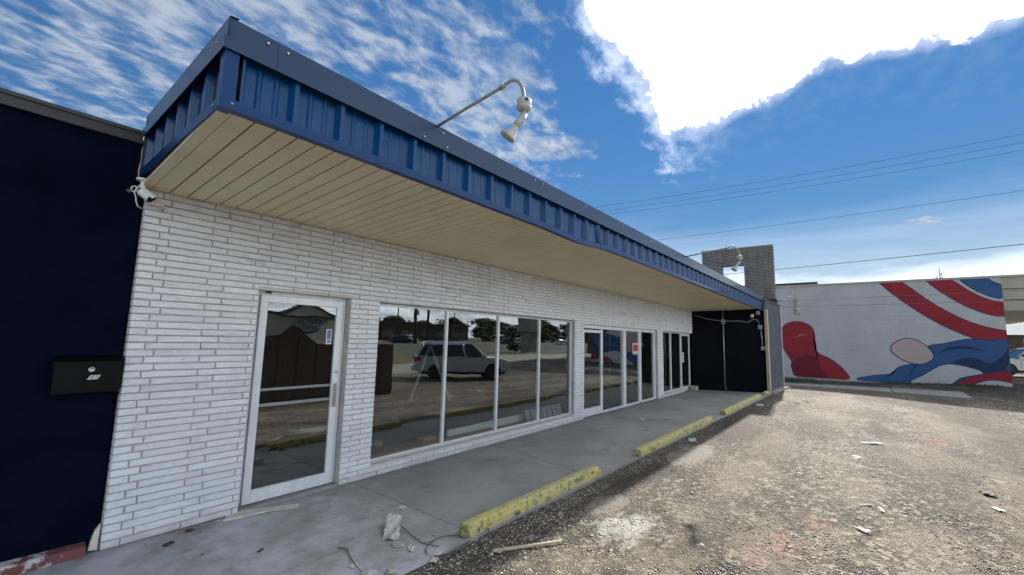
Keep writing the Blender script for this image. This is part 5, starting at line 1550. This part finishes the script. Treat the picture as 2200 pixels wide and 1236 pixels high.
# ------------------------------------------------------------------ debris
def scrap(name, label, cat, cx, cy, L, W, rot, amp, m, seed, z=0.0, th=.004, curl=0.0, taper=.0):
    rr = random.Random(seed); nx, ny = 15, 9; vs = []
    c, s_ = math.cos(rot), math.sin(rot)
    kk_ = [(rr.uniform(.8, 4), rr.uniform(.8, 4), rr.uniform(0, 6.3), rr.uniform(.4, 1)) for _ in range(6)]
    H = [[amp * max(0, .35 + .22 * sum(w_ * math.sin(a_ * i / 15 * 3 + b__ * j / 9 * 3 + p_) for a_, b__, p_, w_ in kk_)) for j in range(ny)] for i in range(nx)]
    for top in (0, 1):
        for i in range(nx):
            for j in range(ny):
                u = (i / (nx - 1) - .5) * L; v = (j / (ny - 1) - .5) * W * (1 - taper * i / (nx - 1)) 
                if i in (0, nx - 1): u += rr.uniform(-.05, .05) * L
                if j in (0, ny - 1): v += rr.uniform(-.06, .06) * W
                hz = H[i][j] + curl * ((i / (nx - 1)) ** 2) * L
                vs.append((cx + u * c - v * s_, cy + u * s_ + v * c, z + .001 + hz + th * top))
    m_ = nx * ny; fs = []
    for i in range(nx - 1):
        for j in range(ny - 1):
            a_ = i * ny + j; q = (a_, a_ + ny, a_ + ny + 1, a_ + 1)
            fs.append(tuple(reversed(q))); fs.append(tuple(k + m_ for k in q))
    border = [i * ny for i in range(nx)] + [(nx - 1) * ny + j for j in range(1, ny)] + [i * ny + ny - 1 for i in range(nx - 2, -1, -1)] + [j for j in range(ny - 2, 0, -1)]
    for k in range(len(border)):
        a_, b_ = border[k], border[(k + 1) % len(border)]
        fs.append((a_, b_, b_ + m_, a_ + m_))
    return tag(part(name, MB().add(vs, fs), m, at=(cx, cy, z)), label, cat)
def rockm(name, label, cat, cx, cy, z, s, m, seed, flat=.6):
    rr = random.Random(seed); mb = MB(); n = 8
    prof = [(.4, -.4), (.85, -.2), (1, .1), (.7, .6), (.25, .8)]
    mb.lathe([(r * s, h * s * flat) for r, h in prof], (cx, cy, z + .3 * s * flat), (0, 0, 1), n, False)
    mb.v = [(x + rr.uniform(-.18, .18) * s, y + rr.uniform(-.18, .18) * s, zz_ + rr.uniform(-.1, .1) * s * flat) for x, y, zz_ in mb.v]
    return tag(part(name, mb, m, at=(cx, cy, z)), label, cat)
scrap('torn_board', 'long torn strip of cream foam board lying at the entrance door', 'scrap board', 1.95, -.13, .60, .17, -.38, .012, 'board', 1, th=.010, taper=.45)
scrap('crumpled_paper', 'large crumpled grey drywall paper standing up on the walk', 'scrap paper', 2.52, -1.42, .32, .13, .85, .035, 'paper', 2, curl=.22)
rockm('drywall_chunk', 'triangular drywall chunk just below the crumpled paper', 'drywall scrap', 2.40, -1.66, 0, .055, 'rock', 3, .35)
scrap('paper_scrap', 'white scrap of paper at the walk joint', 'scrap paper', 2.90, -1.06, .085, .07, .3, .012, 'paper', 4)
scrap('wood_sliver', 'thin brown and white splinter lying on the walk near the door', 'splinter', 2.63, -.93, .15, .025, .1, .006, 'stick', 5)
scrap('folded_scrap', 'small folded white scrap right of the drywall chunk', 'scrap paper', 2.43, -1.80, .08, .05, .8, .02, 'paper', 6)
scrap('bark_strip', 'pale peeling strip lying inside the wire coil at the walk edge', 'scrap', 2.50, -2.03, .19, .05, .55, .014, 'board', 7, z=-.005)
scrap('pink_splinter', 'short pinkish splinter beside the coiled wire', 'splinter', 2.63, -1.80, .10, .025, -.5, .006, 'stick', 8)
scrap('white_litter', 'flat white litter lying on the lot beside the second parking stop', 'litter', 8.40, -2.36, .26, .12, .3, .012, 'paper', 9, z=-.02)
scrap('white_litter', 'white litter on the walk in front of the glass doors', 'litter', 9.62, -.95, .22, .10, .1, .02, 'paper', 10)
scrap('white_litter', 'white litter lying near the third parking stop', 'litter', 14.6, -2.55, .35, .18, .2, .02, 'paper', 11, z=-.02)
scrap('white_chip', 'long white chip on the lot by the dark patch', 'litter', 10.79, -4.95, .36, .10, -.9, .008, 'board', 12, z=-.05)
scrap('white_chip', 'white oval chip on the open lot nearer the walk than the paired chips', 'litter', 9.27, -4.70, .22, .11, -.4, .008, 'board', 13, z=-.06)
scrap('white_chip', 'left one of two white sticks on the gravel', 'litter', 6.56, -4.76, .15, .04, -.9, .006, 'board', 14, z=zg(6.5, -4.8) - .015)
scrap('white_chip', 'right one of two white sticks on the gravel', 'litter', 6.53, -4.90, .16, .03, .2, .006, 'board', 15, z=zg(6.5, -4.9) - .015)
scrap('white_chip', 'white chip at the right edge of the gravel', 'litter', 7.79, -6.0, .13, .07, .5, .006, 'board', 16, z=zg(7.8, -6) - .015)
scrap('white_chip', 'pale curved chip low on the open gravel', 'litter', 5.66, -4.73, .12, .07, .9, .012, 'board', 17, z=zg(5.6, -4.7) - .015)
scrap('dead_leaf', 'dark brown dead leaf at the right side of the lot', 'leaf', 8.52, -6.04, .20, .12, .2, .03, 'leafbrown', 18, z=zg(8.5, -6) - .02)
scrap('dead_leaf', 'brown dead leaf caught behind the nearest parking stop', 'leaf', 3.05, -1.80, .09, .05, .6, .015, 'leafbrown', 19)
scrap('dead_leaf', 'dark curled leaf on the walk by the brick corner', 'leaf', 1.18, -.26, .07, .045, .6, .018, 'leafbrown', 20)
scrap('dead_leaf', 'dark leaf scrap on the walk in the lower left', 'leaf', 1.62, -.92, .055, .025, .5, .010, 'leafbrown', 21)
rockm('yellow_rock', 'yellowish stone at the bottom edge of the walk', 'stone', 2.12, -1.96, 0, .045, 'rock', 22, .7)
rockm('concrete_crumb', 'pale grey concrete crumb left of the yellowish stone', 'stone', 2.0, -1.86, 0, .055, 'paper', 23, .45)
rockm('concrete_crumb', 'small grey crumb beside the bent twig', 'stone', 1.98, -1.68, 0, .035, 'paper', 24, .5)
rockm('dark_stone', 'blackish stone lying by the base of the brick corner', 'stone', 1.36, -.09, 0, .032, 'leafbrown', 25, .5)
# wire coil
wc = MB()
def loop(cx, cy, rx, ry, a0, a1, n=22, z=.008):
    pts = []
    for k in range(n + 1):
        an = math.radians(a0 + (a1 - a0) * k / n)
        pts.append((cx + rx * math.cos(an), cy + ry * math.sin(an), z + .012 * math.sin(k * .6) + (.012 if k % 7 == 3 else 0)))
    return pts
pts = loop(2.66, -1.98, .20, .14, -160, 250) + loop(2.72, -2.22, .22, .13, 100, -150) + [(2.95, -2.28, .0), (3.05, -2.1, .0), (3.13, -2.03, .012)]
wc.tube(pts, .0045, 6)
wc.tube([(2.62, -1.40, .02), (2.58, -1.62, .01), (2.55, -1.80, .008), (2.60, -1.95, .012)], .004, 6)
wc.tube(loop(2.45, -2.25, .16, .10, 60, 330, 16, -.01), .004, 6)
tag(part('wire_coil', wc, 'wire', at=(2.66, -1.98, 0)), 'loose coil of grey wire lying at the corner of the walk', 'wire')
tag(part('wooden_lath', MB().hexa([(2.86, -2.325, -.01), (3.40, -2.66, -.01), (3.405, -2.645, -.01), (2.87, -2.295, -.01), (2.86, -2.325, .006), (3.40, -2.66, .004), (3.405, -2.645, .004), (2.87, -2.295, .006)]), 'stick', at=(3.1, -2.5, 0)), 'long pale wooden lath lying on the gravel by the first stop', 'stick')
tag(part('bent_twig', MB().tube([(2.05, -1.33, .006), (2.08, -1.42, .012), (2.02, -1.58, .01), (1.98, -1.70, .02), (1.96, -1.86, .008)], [.004, .005, .005, .004, .003], 6), 'twig', at=(2.0, -1.6, 0)), 'thin bent twig on the walk at the bottom edge', 'twig')
# crumbs of render along the wall foot and over the walk
cr = MB(); rr = random.Random(31)
def crumb(x, y, s, z=0.0):
    p = [(x + rr.uniform(-s, s), y + rr.uniform(-s, s), z) for _ in range(3)]
    cr.add(p + [(x, y, z + s * rr.uniform(.5, 1.1))], [(0, 1, 3), (1, 2, 3), (2, 0, 3), (0, 2, 1)])
for _ in range(520): crumb(rr.uniform(.9, 8.3), -.012 - abs(rr.gauss(0, .03)), rr.uniform(.003, .010))
for _ in range(420): crumb(rr.gauss(2.3, .55), rr.uniform(-2.0, -.05), rr.uniform(.002, .007))
for _ in range(200): crumb(rr.uniform(3, 17), rr.uniform(-2.0, -.1), rr.uniform(.003, .009))
for _ in range(240):
    x = rr.uniform(2.2, 12); crumb(x, edge_y(x) - abs(rr.gauss(.0, .10)), rr.uniform(.004, .014), -.02)
o = part('crumbs', cr, 'paper'); o['kind'] = 'stuff'; o['label'] = 'white crumbs of plaster scattered over the walk'; o['category'] = 'rubble'

# ------------------------------------------------------------------ things inside the shop
ladt = thing('step_ladder', 'open aluminium step ladder standing inside the shop window', 'ladder', (8.1, 4.6, 0))
def rail_(p, q, r=.03): return MB().tube([p, q], r, 8)
apx = (8.02, 4.55, 1.52)
for (fx_, fy_) in ((7.55, 4.75), (8.5, 4.2)):
    for dx in (-.0, .0):
        pass
    a1_ = part('leg', rail_((fx_ - .16, fy_ - .19, 0), (apx[0] - .05, apx[1] - .06, 1.5), .045), 'signface', ladt)
    a2_ = part('leg', rail_((fx_ + .16, fy_ + .19, 0), (apx[0] + .05, apx[1] + .06, 1.5), .045), 'signface', ladt)
for k in range(1, 5):
    t_ = k / 5
    q0 = Vector((7.39, 4.56, 0)).lerp(Vector((7.97, 4.49, 1.5)), t_); q1 = Vector((7.71, 4.94, 0)).lerp(Vector((8.07, 4.61, 1.5)), t_)
    part('rung', MB().tube([tuple(q0), tuple(q1)], .022, 6), 'signface', ladt)
part('top_cap', MB().bbox(7.93, 8.12, 4.42, 4.68, 1.48, 1.56, .01), 'signface', ladt)
tag(part('lumber_beam', MB().bbox(3.3, 5.72, .20, .29, .152, .19, .004), 'wood', at=(4.5, .25, .15)), 'pine lumber plank lying along the inside window ledge', 'lumber')
tag(part('wood_block', MB().bbox(4.30, 4.55, .30, .44, .152, .24, .004), 'wood', at=(4.42, .37, .152)), 'short cut pine block on the ledge beside the first mullion', 'wood block')
tag(part('red_block', MB().bbox(3.36, 3.66, .36, .50, .152, .225, .004), 'redwood', at=(3.5, .43, .152)), 'red painted wood block on the ledge at the left window edge', 'wood block')
tag(part('wood_offcut', MB().bbox(3.62, 3.75, .52, .60, .152, .27, .004), 'wood', at=(3.7, .56, .152)), 'small upright wood offcut behind the red block', 'wood block')
tag(part('white_board', MB().hexa([(4.85, .36, .152), (8.05, .44, .152), (8.05, .48, .152), (4.85, .40, .152), (4.85, .36, .27), (8.05, .44, .27), (8.05, .48, .27), (4.85, .40, .27)]), 'plastic', at=(6.4, .42, .152)), 'long white trim board standing on edge inside the window', 'board')
lv = thing('louvre_panel', 'grey louvred panel leaning inside the last window pane', 'panel', (7.3, .3, .15))
for k in range(7):
    x = 6.75 + k * .19
    part('slat', MB().hexa([(x, .20, .152), (x + .15, .20, .152), (x + .19, .26, .152), (x + .04, .26, .152), (x + .05, .30, .36), (x + .20, .30, .36), (x + .21, .33, .36), (x + .06, .33, .36)]), 'frp', lv)
